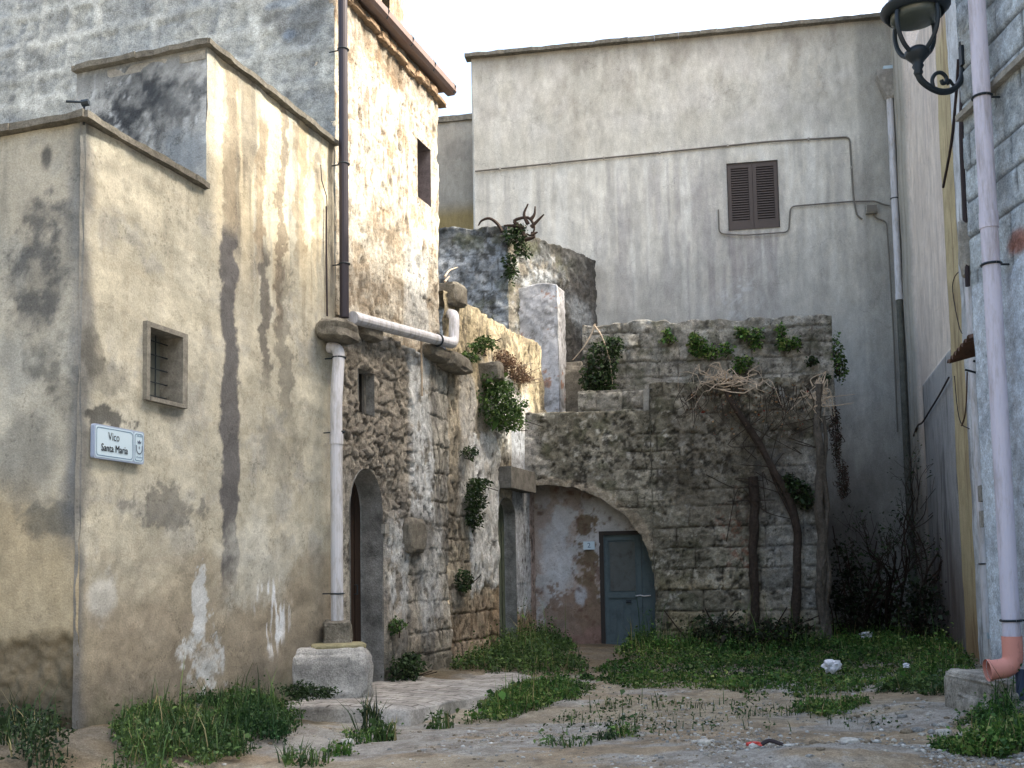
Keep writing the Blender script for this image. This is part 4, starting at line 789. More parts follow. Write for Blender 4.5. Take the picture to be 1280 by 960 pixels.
# ------------------------------------------------------------------ 7. the right-hand side: pink house, yellow house, whitewashed house, block house
TY, TW, TEND = 6.1, 7.85, 14.5
h10 = thing('pink_house', 'pale pinkish rendered house along the right of the yard with a grey cement dado', 'house', R.pt(0, 0))
def col_R(T, Z, O):
    c = np.tile(lin(220, 206, 190), (len(T), 1)); c = mix(c, lin(206, 192, 178), blotch(T, Z, .9, 331, .44, .6) * .6); c = mix(c, lin(170, 160, 154), ss(.54, .7, fbm(T * 6, Z * .3, 6, 332, .66)) * .4)
    c = mix(c, lin(164, 160, 148), ss(1.75, 1.65, T) * .8); c = mix(c, lin(138, 134, 122), (ss(.1, .02, np.abs(T - .62)) + ss(.1, .02, np.abs(T - 1.25))) * .6)
    dado = ss(5.2, 5.15, Z) * ss(2.3, 2.36, T); c = mix(c, lin(150, 150, 148), dado * .9); c = mix(c, lin(92, 92, 92), dado * ss(.48, .62, fbm(T * 2.2, Z * .35, 5, 333)) * .8); c = mix(c, lin(96, 82, 72), ss(3.2, .6, Z + (fbm(T * .9, Z * .9, 5, 336) - .5) * 1.5) * .7)  # last mix darkens the foot, corner shade put into the colour
    c = mix(c, lin(96, 92, 88), ss(4.8, 2.5, Z) * ss(2.3, 2.2, T) * .6)  # painted shade beside the dado, towards the back corner
    return c
disp_R = lambda T, Z: (fbm(T * .8, Z * .8, 4, 334) - .5) * .05 + ss(5.18, 5.15, Z) * ss(2.3, 2.36, T) * .05 - .12 * ss(TY - .05, TY, T) + ss(1.72, 1.68, T) * .07 + (ss(.06, .03, np.abs(T - .62)) + ss(.06, .03, np.abs(T - 1.25))) * .03
wall('side_wall', R, -.05, TY + .3, -.4, 11.9, .06, M['fine'], h10, top=lambda T: np.where(T < 2.15, 16.0, 11.9), disp=disp_R, col=col_R, smooth=True, cap=6, snap_t=[TY, TY - .05, 2.3, 2.36, 1.7], endcaps=(0, 0))  # top stepped up out of view near the corner to shade the stair wall
g = G(); g.tube(smooth_path([R.pp(1142, 545, .1), R.pp(1147, 532, .1), R.pp(1153, 528, .1), R.pp(1163, 512, .1), R.pp(1174, 494, .1), R.pp(1186, 472, .1)], 4), .018, 6); g.build('cable', M['cable_dark'], h10)
h11 = thing('yellow_house', 'narrow ochre-yellow house front between the pink house and the whitewashed wall', 'house', R.pt(TY, 0))
def col_Y(T, Z, O):
    c = np.tile(lin(188, 172, 134), (len(T), 1)); c = mix(c, lin(170, 152, 118), blotch(T, Z, 1.4, 341, .44, .6) * .6); c = mix(c, lin(150, 118, 84), ss(1.6, .2, Z) * .6); c = mix(c, lin(196, 176, 158), ss(10.2, 10.6, Z) * .8)
    return mix(c, lin(112, 88, 66), ss(.6, .7, fbm(T * 5, Z * .6, 4, 342)) * .5)
wall('front_wall', R, TY, TW + .3, -.4, 14.1, .06, M['fine'], h11, disp=lambda T, Z: (fbm(T * 1.2, Z * 1.2, 4, 343) - .5) * .03, col=col_Y, smooth=True, cap=6, off=.05, endcaps=(1, 0))
h12 = thing('whitewashed_house', 'whitewashed wall seen edge-on behind the large lilac pipe', 'house', R.pt(TW, 0))
def col_V(T, Z, O):
    c = np.tile(lin(204, 206, 206), (len(T), 1)); c = mix(c, lin(160, 160, 158), blotch(T, Z, 2, 351, .46, .62) * .6); return mix(c, lin(110, 106, 100), ss(.58, .68, fbm(T * 6, Z * .7, 4, 352)) * .6)
wall('front_wall', R, TW, TEND, -.4, 14.1, .05, M['plaster'], h12, disp=lambda T, Z: (fbm(T * 2, Z * 2, 4, 353) - .5) * .04, col=col_V, smooth=True, cap=6, off=.14, endcaps=(.5, .5))
g = G(); tq = R.pix(1231, 600, .15)[0]
for k, (a, b) in enumerate(((tq - .2, tq - .12), (tq + .1, tq + .18), (tq + .45, tq + .53))): g.wbox(R, a, b, .45, 6.2 - k * .4, .1, .2)
g.build('door_frame', M['white'], h12)
h13 = thing('block_house', 'grey ashlar block house at the right edge behind the large lilac pipe', 'house', Q.pt(0, 0))
def col_Q(T, Z, O):
    d, b = ashlar(T, Z, .34, .52, 361, .25, .012)
    c = np.tile(lin(190, 198, 200), (len(T), 1)); c = mix(c, lin(176, 184, 188), (b > .55) * .7); c = mix(c, lin(140, 146, 148), blotch(T, Z, 3, 362, .46, .62) * .6); c = mix(c, lin(92, 94, 94), ss(.014, .004, d) * .9)
    lo = ss(4.25, 4.2, Z + (fbm(T * 2, Z * 2, 3, 363) - .5) * .5); c = mix(c, lin(196, 204, 210), lo * .95); c = mix(c, lin(172, 180, 188), lo * blotch(T, Z, 2.4, 364, .46, .62) * .6); c = mix(c, lin(150, 92, 70), ell(Q, T, Z, 1272, 303, 16, 18, 365, .4, 4) * .8)
    return mix(c, lin(120, 112, 104), ss(.8, .3, Z) * .6)
def disp_Q(T, Z):
    d, b = ashlar(T, Z, .34, .52, 361, .25, .012); up = ss(4.2, 4.3, Z)
    return up * (-ss(.02, .004, d) * .02 + (b - .5) * .012) + (fbm(T * 5, Z * 5, 4, 366) - .5) * .02
wall('side_wall', Q, 0, 9.5, -.4, 13.9, .03, M['stone'], h13, disp=disp_Q, col=col_Q, cap=7, endcaps=(7, 7))
g = G(); lz = Q.pix(1250, 108)[1]; g.wbox(Q, .0, 4, lz, lz + .06, -.02, .07); g.build('string_course', M['conc'], h13)
# stone steps at its foot
st = thing('stone_steps', 'two worn stone steps below the orange pipe outlet at the right', 'steps', Q.pt(.4, 0))
def slab(c, size, ax, s, mat, name, parent, box=.24, rough=.09):
    V, Fc = rock(c, size, ax, s, box, 5, rough); return mk(name, V, Fc, mat, parent, smooth=True)
M['step'] = masonry_mat('worn_step_stone', lin(158, 152, 140), .4, .35, 5, 50, .8, .03, v3=.4, pits=.6)
slab(Q.pt(.1, .19, -.25), (1.3, 1.02, .50), Q.ax, 61, M['step'], 'step', st); slab(Q.pt(.75, .10, -.22), (2.1, 1.04, .32), Q.ax, 62, M['step'], 'step', st)

# ------------------------------------------------------------------ pipes, cables and lamp
def pipe(name, label, cat, segs, r, mat, base, group=None, clips=(), clipmat='iron', W=None, cliproom=.1):
    t = thing(name, label, cat, base, group)
    for nm, pts in segs: g = G(); g.tube(pts, r if nm != 'joint' else r * 1.14, 14); g.build(nm, M[mat], t, smooth=False)
    for p in clips:
        g = G(); p = np.asarray(p); a = [p + W.d * (r + .006) * math.cos(w) + W.n * (r + .006) * math.sin(w) for w in np.linspace(0, 2 * PI, 15)]; g.tube(a, .011, 6, None, False); g.tube([p - W.n * r, p - W.n * (r + cliproom)], .008, 6); g.build('clip', M[clipmat], t)
    return t
o = .2; a_ = F.pp(417, 437, .06); b_ = F.pp(424.5, 440, o); zpb = F.pp(421.5, 778, o)
pipe('drainpipe', 'pale grey plastic drainpipe standing on a rough stone at the corner of the arched doorway', 'drainpipe', [('pipe', elbow_path([F.pp(412, 434, .06), F.pp(424, 436, o), zpb + np.array([0, 0, 2.6]), zpb], .09)), ('joint', [zpb + np.array([0, 0, 2.10]), zpb + np.array([0, 0, 2.22])])], .072, 'pvc', zpb, clips=[F.pp(422.5, 540, o), F.pp(421.5, 742, o), F.pp(424, 447, o)], W=F, cliproom=.12)
p0 = F.pp(441, 397, .2); p1 = F.pp(567, 430, .27); p2 = F.pp(568, 394, .25); p3 = F.pp(560, 392, -.02)
pipe('drainpipe', 'white plastic pipe running across the stone house on stone corbels to an upturned elbow', 'drainpipe', [('pipe', elbow_path([p0, p1, p2, p3], .12, 8))], .08, 'pvc', p0, clips=[], W=F)
g = G(); cpt = F.pp(547, 425, .262); bpy_t = [o_ for o_ in COL.objects if o_.get('label', '').startswith('white plastic pipe running')][0]
dirp = (p1 - p0) / np.linalg.norm(p1 - p0); e1 = np.cross(dirp, F.n); g.tube([cpt + (e1 * math.cos(w) + F.n * math.sin(w)) * .088 for w in np.linspace(0, 2 * PI, 15)], .014, 6, None, False); g.build('clip', M['iron'], bpy_t)
q0 = F.pp(430.5, 397, .16); q1 = np.array([q0[0], q0[1], ZE + .12])
pipe('downpipe', 'dark brown metal downpipe on the edge of the tall sunlit house', 'downpipe', [('pipe', [q1, q0])], .058, 'brown', q0, clips=[F.pp(429, 62, .16), F.pp(430, 205, .16), F.pp(430.5, 330, .16)], W=F, cliproom=.14)
pipe('conduit', 'thin pale conduit hanging below the horizontal white pipe', 'conduit', [('pipe', [F.pp(526.5, 420, .14), F.pp(527.5, 495, .14)])], .016, 'twig', F.pp(527, 495, .14))
d0 = B.pp(1112, 122, .12); d1 = B.pp(1126, 372, .12); d2 = B.pp(1137, 600, .12)
t = pipe('drainpipe', 'grey drainpipe with a funnel head in the back corner of the yard', 'drainpipe', [('pipe', [d0, np.array([d0[0], d0[1], d1[2]])]), ('joint', [np.array([d0[0], d0[1], d1[2] - .05]), np.array([d0[0], d0[1], d1[2] + .1])])], .075, 'pvc', d0, clips=[np.array([d0[0], d0[1], B.pix(1122, 250)[1]])], W=B)
g = G(); z_ = d0[2]; V = []
for k, (hw, zz) in enumerate(((.28, z_ + .62), (.28, z_ + .5), (.10, z_ + .02), (.07, z_ - .05))): V += [d0 + np.array([0, 0, zz - z_]) + B.d * (sx * hw - .0) + B.n * (sy * min(hw, .16)) for sx, sy in ((-1, -1), (1, -1), (1, 1), (-1, 1))]
g.add(V, [(4 * k + i, 4 * k + (i + 1) % 4, 4 * k + 4 + (i + 1) % 4, 4 * k + 4 + i) for k in range(3) for i in range(4)] + [(3, 2, 1, 0)]); g.build('funnel', masonry_mat('funnel_cement', lin(158, 154, 146), .2, .2, 10, 50), t)
g = G(); g.tube([np.array([d0[0], d0[1], d1[2] - .05]), np.array([d0[0], d0[1], 0.2])], .07, 12); g.build('lower_pipe', masonry_mat('mossy_iron', lin(92, 92, 84), .3, .2, 6, 40), t)
lt = thing('floodlight', 'small white flood lamp on the funnel head in the back corner', 'lamp', B.pp(1109, 92, .12)); c_ = B.pp(1109, 90, .12)
g = G(); g.wbox(B, B.pix(1109, 90, .12)[0] - .1, B.pix(1109, 90, .12)[0] + .1, c_[2] - .06, c_[2] + .09, .02, .26); g.build('housing', M['white'], lt); g = G(); g.tube([c_ + np.array([0, 0, -.3]), c_], .02, 6); g.build('stem', M['iron'], lt)
def cable(label, W, pts, r, mat, off=.04, clips=True, sm=False):
    P = [W.pp(x, y, off) for x, y in pts]; t = thing('wall_cable', label, 'cable', P[0]); g = G(); g.tube(elbow_path(P, .12, 4) if not sm else smooth_path(P, 4), r, 6); g.build('cable', M[mat], t)
    if clips:
        g = G()
        for a, b in zip(P[:-1], P[1:]):
            L_ = np.linalg.norm(b - a); n = int(L_ / 1.1)
            for k in range(n): c = a + (b - a) * (k + .5) / n; V, Fc = rock(c, (.06, .05, .09), W.ax, k, .6, 1, .1); mk('clip', V, Fc, M['conc'], t)
    return t
cable('long grey cable crossing the back house above the shutter', B, [(594, 214), (720, 201), (860, 187), (960, 177), (1062, 171), (1067, 248), (1071, 270), (1078, 274)], .021, 'cable')
cable('cable looping under the shuttered window of the back house', B, [(898, 262), (899, 292), (930, 294), (986, 290), (988, 258), (1060, 252), (1095, 251), (1104, 256), (1112, 257)], .018, 'cable', clips=False)
cable('cable dropping from the junction box down the back house', B, [(1090, 264), (1094, 273), (1108, 276), (1112, 330), (1117, 420), (1122, 540)], .018, 'cable', clips=False)
jb = thing('junction_box', 'small grey junction box on the back house wall', 'junction box', B.pp(1086, 263, 0)); j0, jz = B.pix(1081, 258); g = G(); g.wbox(B, j0, j0 + .26, jz - .2, jz, 0, .12); g.build('box', M['conc'], jb); g = G(); g.wbox(B, j0 + .02, j0 + .24, jz - .18, jz - .02, .12, .135); g.build('lid', M['cable'], jb)
cable('dark cable hanging down the edge of the yellow house', R, [(1198, 74), (1195, 120), (1189, 180), (1179, 234)], .022, 'cable_dark', .16, False, True)
cable('thin black wire looping across the yellow house', R, [(1206, 335), (1194, 345), (1191, 365), (1200, 412), (1208, 416)], .008, 'cable_dark', .14, False, True)
cable('rusty wire hanging under the tin canopy', R, [(1209, 465), (1208, 500), (1206, 520), (1202, 532)], .012, 'rust', .16, False, True)
cable('dark wire sagging between the yellow wall and the grey pipe', R, [(1193, 470), (1197, 512), (1202, 530), (1212, 536)], .008, 'cable_dark', .14, False, True)
# grey service pipe on the whitewashed wall
gp_t = R.pix(1225, 600, .22)[0]; gpa = R.pt(gp_t, 6.0, .22); gpb = R.pt(gp_t, .55, .22)
pipe('service_pipe', 'slim grey-blue pipe on the whitewashed wall with two clamps', 'pipe', [('pipe', [gpa, gpb]), ('joint', [gpa + np.array([0, 0, -3.3]), gpa + np.array([0, 0, -3.15])])], .065, 'pvc', gpb, clips=[R.pt(gp_t, 1.5, .22), R.pt(gp_t, 4.5, .22)], W=R, cliproom=.12)
g_ = thing('meter_boxes', 'pair of small grey boxes on the whitewashed wall beside the slim pipe', 'box', R.pt(gp_t + .35, 2.3, .2))
for z_ in (2.35, 2.0): g = G(); g.wbox(R, gp_t + .25, gp_t + .5, z_, z_ + .22, .12, .3); g.build('housing', M['conc'], g_)
g = G(); V, Fc = rock(R.pt(gp_t + .1, 6.0, .25), (.26, .2, .8), R.ax, 71, .5, 3, .2); t = thing('cable_bundle', 'bundle of taped pipes and lagging at the top of the slim grey-blue pipe', 'lagging', R.pt(gp_t, 5.6, .2)); g.add(V, Fc); g.build('lagging', M['conc'], t); g = G(); g.tube(smooth_path([R.pt(gp_t + .2, 5.4, .28), R.pt(gp_t + .16, 6.6, .26), R.pt(gp_t + .22, 7.6, .26), R.pt(gp_t + .2, 8.6, .2), R.pt(gp_t + .15, 10, .2)], 4), .035, 8); g.build('cable', M['cable_dark'], t)
# tin canopy
cn = thing('tin_canopy', 'small rusty corrugated tin canopy above the whitewashed doorway', 'canopy', R.pt(gp_t + .3, 4.8, .1))
c0 = R.pix(1200, 455, .6)[0]; g = G(); V = []; nT, nO = 26, 3; zc_ = R.pix(1220, 450, .4)[1]
for i in range(nT + 1):
    for j in range(nO + 1): V.append(R.pt(c0 - .25 + 1.7 * i / nT, zc_ + .16 - .14 * j / nO + .04 * math.sin(i * 1.6), .1 + .62 * j / nO))
g.add(V, [(i * (nO + 1) + j, (i + 1) * (nO + 1) + j, (i + 1) * (nO + 1) + j + 1, i * (nO + 1) + j + 1) for i in range(nT) for j in range(nO)]); g.build('sheet', M['rust'], cn)
g = G()
for k in range(3): g = G(); tt_ = c0 + .1 + k * .6; g.tube([R.pt(tt_, zc_ - .3, .12), R.pt(tt_, zc_ - .14, .56)], .015, 6); g.build('bracket', M['iron'], cn)
# large lilac pipe with orange outlet elbow
po = .17; lt_ = Q.pix(1244, 420, po)[0]; zo = Q.pix(1262, 828, po)[1]; LB = Q.pt(lt_, zo, po)
bp_ = thing('drainpipe', 'large lilac-white drainpipe with a salmon elbow at the foot of the block house', 'drainpipe', LB)
g = G(); g.tube([Q.pt(lt_, 9.5, po), Q.pt(lt_, zo + .22, po)], .078, 20); g.build('pipe', M['pvc2'], bp_)
g = G(); g.tube([Q.pt(lt_, 4.75, po), Q.pt(lt_, 4.6, po)], .086, 20); g.build('joint', M['pvc2'], bp_)
g = G(); el = elbow_path([Q.pt(lt_, zo + .24, po), Q.pt(lt_, zo - .04, po), Q.pt(lt_ - .02, zo - .06, po + .2)], .12, 8); g.tube(el, .088, 20, None, False); g.tube([el[-1] - (el[-1] - el[-2]) * 0, el[-1] + (el[-1] - el[-2]) / np.linalg.norm(el[-1] - el[-2]) * .03], [.1, .1], 20, None, False); g.build('elbow', M['orange'], bp_, smooth=True)
g = G(); e_ = el[-3]; g.tube([e_, e_ + (el[-1] - el[-3]) * .3], .08, 16); g.build('inner_pipe', M['dark'], bp_)
for z_ in (Q.pix(1240, 330, po)[1], Q.pix(1256, 775, po)[1], Q.pix(1250, 600, po)[1] + 3.6):
    g = G(); p = Q.pt(lt_, z_, po); g.tube([p + Q.d * .086 * math.cos(w) + Q.n * .086 * math.sin(w) for w in np.linspace(0, 2 * PI, 17)], .012, 6, None, False); g.tube([p - Q.n * .07, p - Q.n * .2], .01, 6); g.build('clip', M['iron'], bp_)
g = G(); g.tube([Q.pt(lt_ - .03, zo - .06, .1), Q.pt(lt_ - .03, zo - .38, .1)], .04, 10); t = thing('pipe_stub', 'short dark blue pipe stub under the salmon elbow', 'pipe', Q.pt(lt_, zo - .38, .1)); g.build('pipe', plain_mat('dark_blue_pvc', lin(52, 66, 92), .5), t)
# wall lantern
LN = at(1146, 53, 10.0); S_ = 1 / 1300 * 10.0     # metres per pixel at the lantern
lamp = thing('wall_lantern', 'black iron wall lantern with a scrolled bracket overhanging the yard at the upper right', 'street lamp', Q.pt(.2, LN[2] - .3, .0))
def lathe(g, prof, c, n=24):
    V = []; m = len(prof)
    for r_, z_ in prof:
        for k in range(n): a = 2 * PI * k / n; V.append((c[0] + r_ * math.cos(a), c[1] + r_ * math.sin(a), c[2] + z_))
    g.add(V, [(i * n + k, i * n + (k + 1) % n, (i + 1) * n + (k + 1) % n, (i + 1) * n + k) for i in range(m - 1) for k in range(n)])
u = S_; zc = at(1146, 53, 10)[2]; cx, cy = LN[0], LN[1]
Zp = lambda py: float(at(1146, py - 6, 10)[2] - zc)
g = G(); lathe(g, [(0, Zp(-60)), (8 * u, Zp(-58)), (14 * u, Zp(-40)), (26 * u, Zp(-10)), (31 * u, Zp(4)), (33 * u, Zp(10)), (43 * u, Zp(15)), (43.5 * u, Zp(18)), (39 * u, Zp(22)), (36 * u, Zp(26)), (33 * u, Zp(25)), (31 * u, Zp(18)), (10 * u, Zp(10)), (0, Zp(10))], (cx, cy, zc)); g.build('cap', M['iron'], lamp, smooth=True)
g = G(); lathe(g, [(31 * u, Zp(22)), (31 * u, Zp(30)), (26 * u, Zp(32)), (14 * u, Zp(33)), (0, Zp(33.5))], (cx, cy, zc)); gm, gnt, gb = new_mat('milky_lamp_glass'); gb.inputs['Base Color'].default_value = (*lin(84, 94, 92), 1); gb.inputs['Roughness'].default_value = .25; g.build('lamp_glass', gm, lamp, smooth=True)
g = G(); lathe(g, [(0, Zp(66)), (10 * u, Zp(66)), (16 * u, Zp(71)), (15 * u, Zp(76)), (9 * u, Zp(82)), (6 * u, Zp(86)), (7.5 * u, Zp(89)), (5 * u, Zp(93)), (6 * u, Zp(97)), (4 * u, Zp(101)), (0, Zp(102))], (cx, cy, zc), 20); g.build('base', M['iron'], lamp, smooth=True)
for k in range(4):
    a = math.radians(-62 + 90 * k); P = [(33, 26), (34.5, 38), (32, 52), (25, 64), (15, 72)]
    g = G(); g.tube(smooth_path([np.array([cx + r_ * u * math.cos(a), cy + r_ * u * math.sin(a), zc + Zp(y)]) for r_, y in P], 5), 3.0 * u, 8); g.build('rib', M['iron'], lamp)
ex = Q.pt(.05, 0, 0); ex = ex - np.array([cx, cy, 0]); ex[2] = 0; Lr = np.linalg.norm(ex); ex /= Lr
def br(px, py): return np.array([cx, cy, zc + Zp(py)]) + ex * min((px - 1146) * u, Lr + .02)
g = G(); arm = smooth_path([br(1145, 98), br(1150, 106), br(1162, 113), br(1178, 117), br(1195, 114), br(1207, 105), br(1214, 94), br(1218, 80), br(1222, 66), br(1222, 50)], 5); g.tube(arm, [4.2 * u] * len(arm), 10); g.build('bracket', M['iron'], lamp)
g = G(); g.tube(smooth_path([br(1168, 113), br(1167, 103), br(1173, 95), br(1182, 93), br(1189, 98), br(1188, 104), br(1183, 106), br(1181, 102)], 5), [2.6 * u] * 36, 8); g.tube(smooth_path([br(1207, 107), br(1199, 106), br(1194, 101), br(1190, 103), br(1192, 107)], 5), 2.0 * u, 8); g.build('scroll', M['iron'], lamp)
g = G(); wp = br(1230, 70); wp2 = Q.pt(.1, wp[2], 0); g.tube([br(1222, 66), wp2], .03, 8); g.wbox(Q, .06, .12, wp[2] - .1, wp[2] + .1, -.01, .03); g.build('wall_plate', M['iron'], lamp)
# ------------------------------------------------------------------ 8. ground
def qF(x, y): return (x - F.o[0]) * F.n[0] + (y - F.o[1]) * F.n[1], (x - F.o[0]) * F.d[0] + (y - F.o[1]) * F.d[1]
def ground_z(x, y):
    x = np.asarray(x, float); y = np.asarray(y, float); q, t = qF(x, y)
    bank = .30 * np.exp(-(np.maximum(q, 0) / .75) ** 2) * ss(3.4, 1.6, t) * ss(-4, -1.0, t) + .12 * np.exp(-(np.maximum(q, 0) / 1.2) ** 2) * ss(3, 5, t) * ss(14, 11, t)
    dip = -.08 * np.exp(-(((x + .3) / 1.3) ** 2 + ((y - 11.2) / 1.1) ** 2))
    n = dip + (fbm(x * .5, y * .5, 3, 400) - .5) * .10 + (fbm(x * 2.2, y * 2.2, 4, 401) - .5) * .05
    far = np.hypot(x, y); lip = .08 * ss(15.0, 18.5, y)
    right = .10 * ss(3.2, 4.4, x) * ss(13, 11, y)
    mound = .09 * np.exp(-(((x - 2.6) / .9) ** 2 + ((y - 8.3) / .5) ** 2))
    return (bank + n + lip + right + mound) * ss(60, 35, far) - .02
def axis(a, b, c, d, step):
    mid = np.arange(b, c, step); L_ = b - np.cumsum(step * 1.22 ** np.arange(1, 60)); L_ = L_[L_ > a]; R_ = c + np.cumsum(step * 1.22 ** np.arange(1, 60)); R_ = R_[R_ < d]
    return np.concatenate([[a], L_[::-1], mid, R_, [d]])
gx = axis(-700, -5, 9.5, 700, .045); gy = axis(-700, 5.6, 23.6, 900, .055)
X, Y = np.meshgrid(gx, gy, indexing='ij'); x = X.ravel(); y = Y.ravel(); z = ground_z(x, y)
peb = worley(x * 7, y * 7, 402); big = worley(x * 2.6, y * 2.6, 403); px_, py_ = project(np.stack([x, np.maximum(y, 3), z], 1))
rub = blotch(x, y, .7, 404, .40, .6); z = z + np.clip(.34 - peb[0], 0, 1) * .06 * rub * (peb[2] > .35)
c = np.tile(lin(178, 163, 138), (len(x), 1)); c = mix(c, lin(178, 164, 142), blotch(x, y, .6, 405, .42, .6) * .7); c = mix(c, lin(170, 148, 120), ss(.45, .62, fbm(x * .45, y * 1.1, 4, 406)) * .65)
c = mix(c, lin(178, 175, 168), ss(.52, .62, fbm(x * .5 + 7, y * 1.3, 4, 407)) * .7); c = mix(c, lin(196, 190, 178), (peb[0] < .22) * (peb[2] > .65) * rub * .4); c = mix(c, lin(132, 120, 102), ss(.5, .66, fbm(x * 5, y * 5, 4, 408)) * .5)
earth = ss(14.0, 17.0, y); c = mix(c, lin(92, 80, 62), earth * .8); q_, t_ = qF(x, y); c = mix(c, lin(96, 86, 66), ss(1.0, .4, q_) * .7)
i = np.arange(len(gx) - 1)[:, None] * len(gy) + np.arange(len(gy) - 1)[None, :]
Fq = np.stack([i, i + len(gy), i + len(gy) + 1, i + 1], -1).reshape(-1, 4)
gr_ = mk('ground', np.stack([x, y, z], 1), Fq, M['ground'], None, c, True); tag(gr_, kind='structure')
def gz(x, y): return float(ground_z(x, y))

# pavement slab by the arched doorway
def edge_noise(a, s): return (float(vn(a * 3, s, 420)) - .5) * .05
pA = at(337, 878, 11.35); pts = [F.pp(334, 878, 0.02), at(468, 876, 11.08), at(511, 881, 11.0), at(575, 868, 12.0), at(672, 846, 14.4), F.pt(9.6, .02, .0)]
ztop = [.13, .13, .125, .09, .03, .0]
def pave():
    g = G(); nU, nV = 60, 16
    fr = [pts[0], pts[1], pts[2], pts[3], pts[4]]; L_ = [0]
    for a, b in zip(fr[:-1], fr[1:]): L_.append(L_[-1] + np.linalg.norm((b - a)[:2]))
    V = []; rows = []
    for iu in range(nU + 1):
        s_ = L_[-1] * iu / nU; k = min(int(np.searchsorted(L_, s_, 'right')) - 1, 3); f = (s_ - L_[k]) / (L_[k + 1] - L_[k]); o_ = fr[k] + (fr[k + 1] - fr[k]) * f; zt = ztop[k] + (ztop[k + 1] - ztop[k]) * f
        qd, td = qF(o_[0], o_[1]); inn = F.pt(2.95 + (9.5 - 2.95) * (iu / nU) ** .9, 0, .02); row = []
        for iv in range(nV + 1):
            p = o_ + (inn - o_) * iv / nV; w = (vn(p[0] * 1.2, p[1] * 1.2, 421) - .5) * .03; row.append(np.array([p[0], p[1], zt + w + .012 * (fbm(p[0] * 5, p[1] * 5, 3, 422) - .5) - (.02 if iv == 0 else 0)]))
        o2 = row[0].copy(); dn = (o_ - inn); dn /= np.linalg.norm(dn); edge = [np.array([o2[0] + dn[0] * .02 + edge_noise(s_, 1), o2[1] + dn[1] * .02 + edge_noise(s_, 2), zt - .05]), np.array([o2[0] + dn[0] * .03 + edge_noise(s_, 3), o2[1] + dn[1] * .03 + edge_noise(s_, 4), -.35])]
        V += edge[::-1] + row
    m = nV + 3
    g.add(V, [(i * m + j, (i + 1) * m + j, (i + 1) * m + j + 1, i * m + j + 1) for i in range(nU) for j in range(m - 1)])
    return g
def tile_mat():
    m = masonry_mat('worn_stone_paving', lin(172, 166, 156), .3, .3, 6, 50, .6, .02, v3=.3); nt = m.node_tree; L = nt.links.new; b = nt.nodes['Principled BSDF']; src = b.inputs['Base Color'].links[0].from_socket
    tc = nd(nt, 'ShaderNodeTexCoord'); mp = nd(nt, 'ShaderNodeMapping'); mp.inputs['Rotation'].default_value = (0, 0, AF); L(tc.outputs['Object'], mp.inputs[0])
    br_ = nd(nt, 'ShaderNodeTexBrick'); br_.inputs['Scale'].default_value = 1; br_.inputs['Brick Width'].default_value = .42; br_.inputs['Row Height'].default_value = .2; br_.inputs['Mortar Size'].default_value = .014; br_.inputs['Mortar Smooth'].default_value = .3
    br_.inputs['Color1'].default_value = (1, 1, 1, 1); br_.inputs['Color2'].default_value = (.82, .8, .78, 1); br_.inputs['Mortar'].default_value = (.42, .4, .38, 1); L(mp.outputs[0], br_.inputs['Vector'])
    ml = nd(nt, 'ShaderNodeMix', data_type='RGBA', blend_type='MULTIPLY'); ml.inputs[0].default_value = 1; ge = nd(nt, 'ShaderNodeNewGeometry'); sx_ = nd(nt, 'ShaderNodeSeparateXYZ'); L(ge.outputs['True Normal'], sx_.inputs[0]); um = nd(nt, 'ShaderNodeMapRange'); um.inputs[1].default_value = .75; um.inputs[2].default_value = .95; L(sx_.outputs[2], um.inputs[0]); L(um.outputs[0], ml.inputs[0]); L(src, ml.inputs[6]); L(br_.outputs[0], ml.inputs[7]); L(ml.outputs[2], b.inputs['Base Color']); return m
pv = pave().build('pavement', tile_mat(), None, True); tag(pv, kind='structure')

# stone trough with the rock that carries the pipe
tr = thing('stone_trough', 'pale boulder-like stone block on the pavement carrying the grey drainpipe', 'stone block', F.pp(412, 868, .3))
tc0 = F.pt(4.0, .36, .42); ta0 = F.pix(357, 840, .0)[0]
a_ = at(359, 815, 11.75); b_ = at(466, 813, 11.95); z0_ = .08; z1_ = (a_[2] + b_[2]) / 2 - .01
ctr = (a_ + b_) / 2
M['trough'] = masonry_mat('pale_trough_stone', lin(176, 172, 164), .35, .35, 6, 60, .8, .03, v3=.4, pits=.6)
wdt = float(np.linalg.norm((b_ - a_)[:2])); axv = (b_ - a_); axv[2] = 0; axv /= np.linalg.norm(axv); nv = np.array([axv[1], -axv[0], 0])
if nv[1] > 0: nv = -nv
V, Fc = rock(np.array([ctr[0], ctr[1], (z0_ + z1_) / 2]) - nv * .22, (wdt * 1.02, .62, z1_ - z0_ + .12), [axv, nv, [0, 0, 1]], 81, .46, 5, .10)
V = np.array(V); tap = (V[:, 2] - z0_) / (z1_ - z0_); mk('block', V, Fc, M['trough'], tr, smooth=True)
ps = at(424, 806, 11.9); V, Fc = rock(np.array([ps[0], ps[1], z1_ + .05]) - nv * .22, (.62, .5, .07), [axv, nv, [0, 0, 1]], 82, .3, 4, .05); mk('slab', V, Fc, masonry_mat('tan_slab', lin(150, 142, 110), .3, .2, 8, 50), tr, smooth=True)
rk = thing('pipe_rock', 'dark rough rock on the stone block under the drainpipe foot', 'rock', zpb + np.array([0, 0, -.25]))
V, Fc = rock(np.array([zpb[0], zpb[1], (zpb[2] + z1_ + .06) / 2]), (.34, .34, zpb[2] - z1_ + .0), [axv, nv, [0, 0, 1]], 83, .4, 4, .14); mk('rock', V, Fc, M['corbel'], rk)
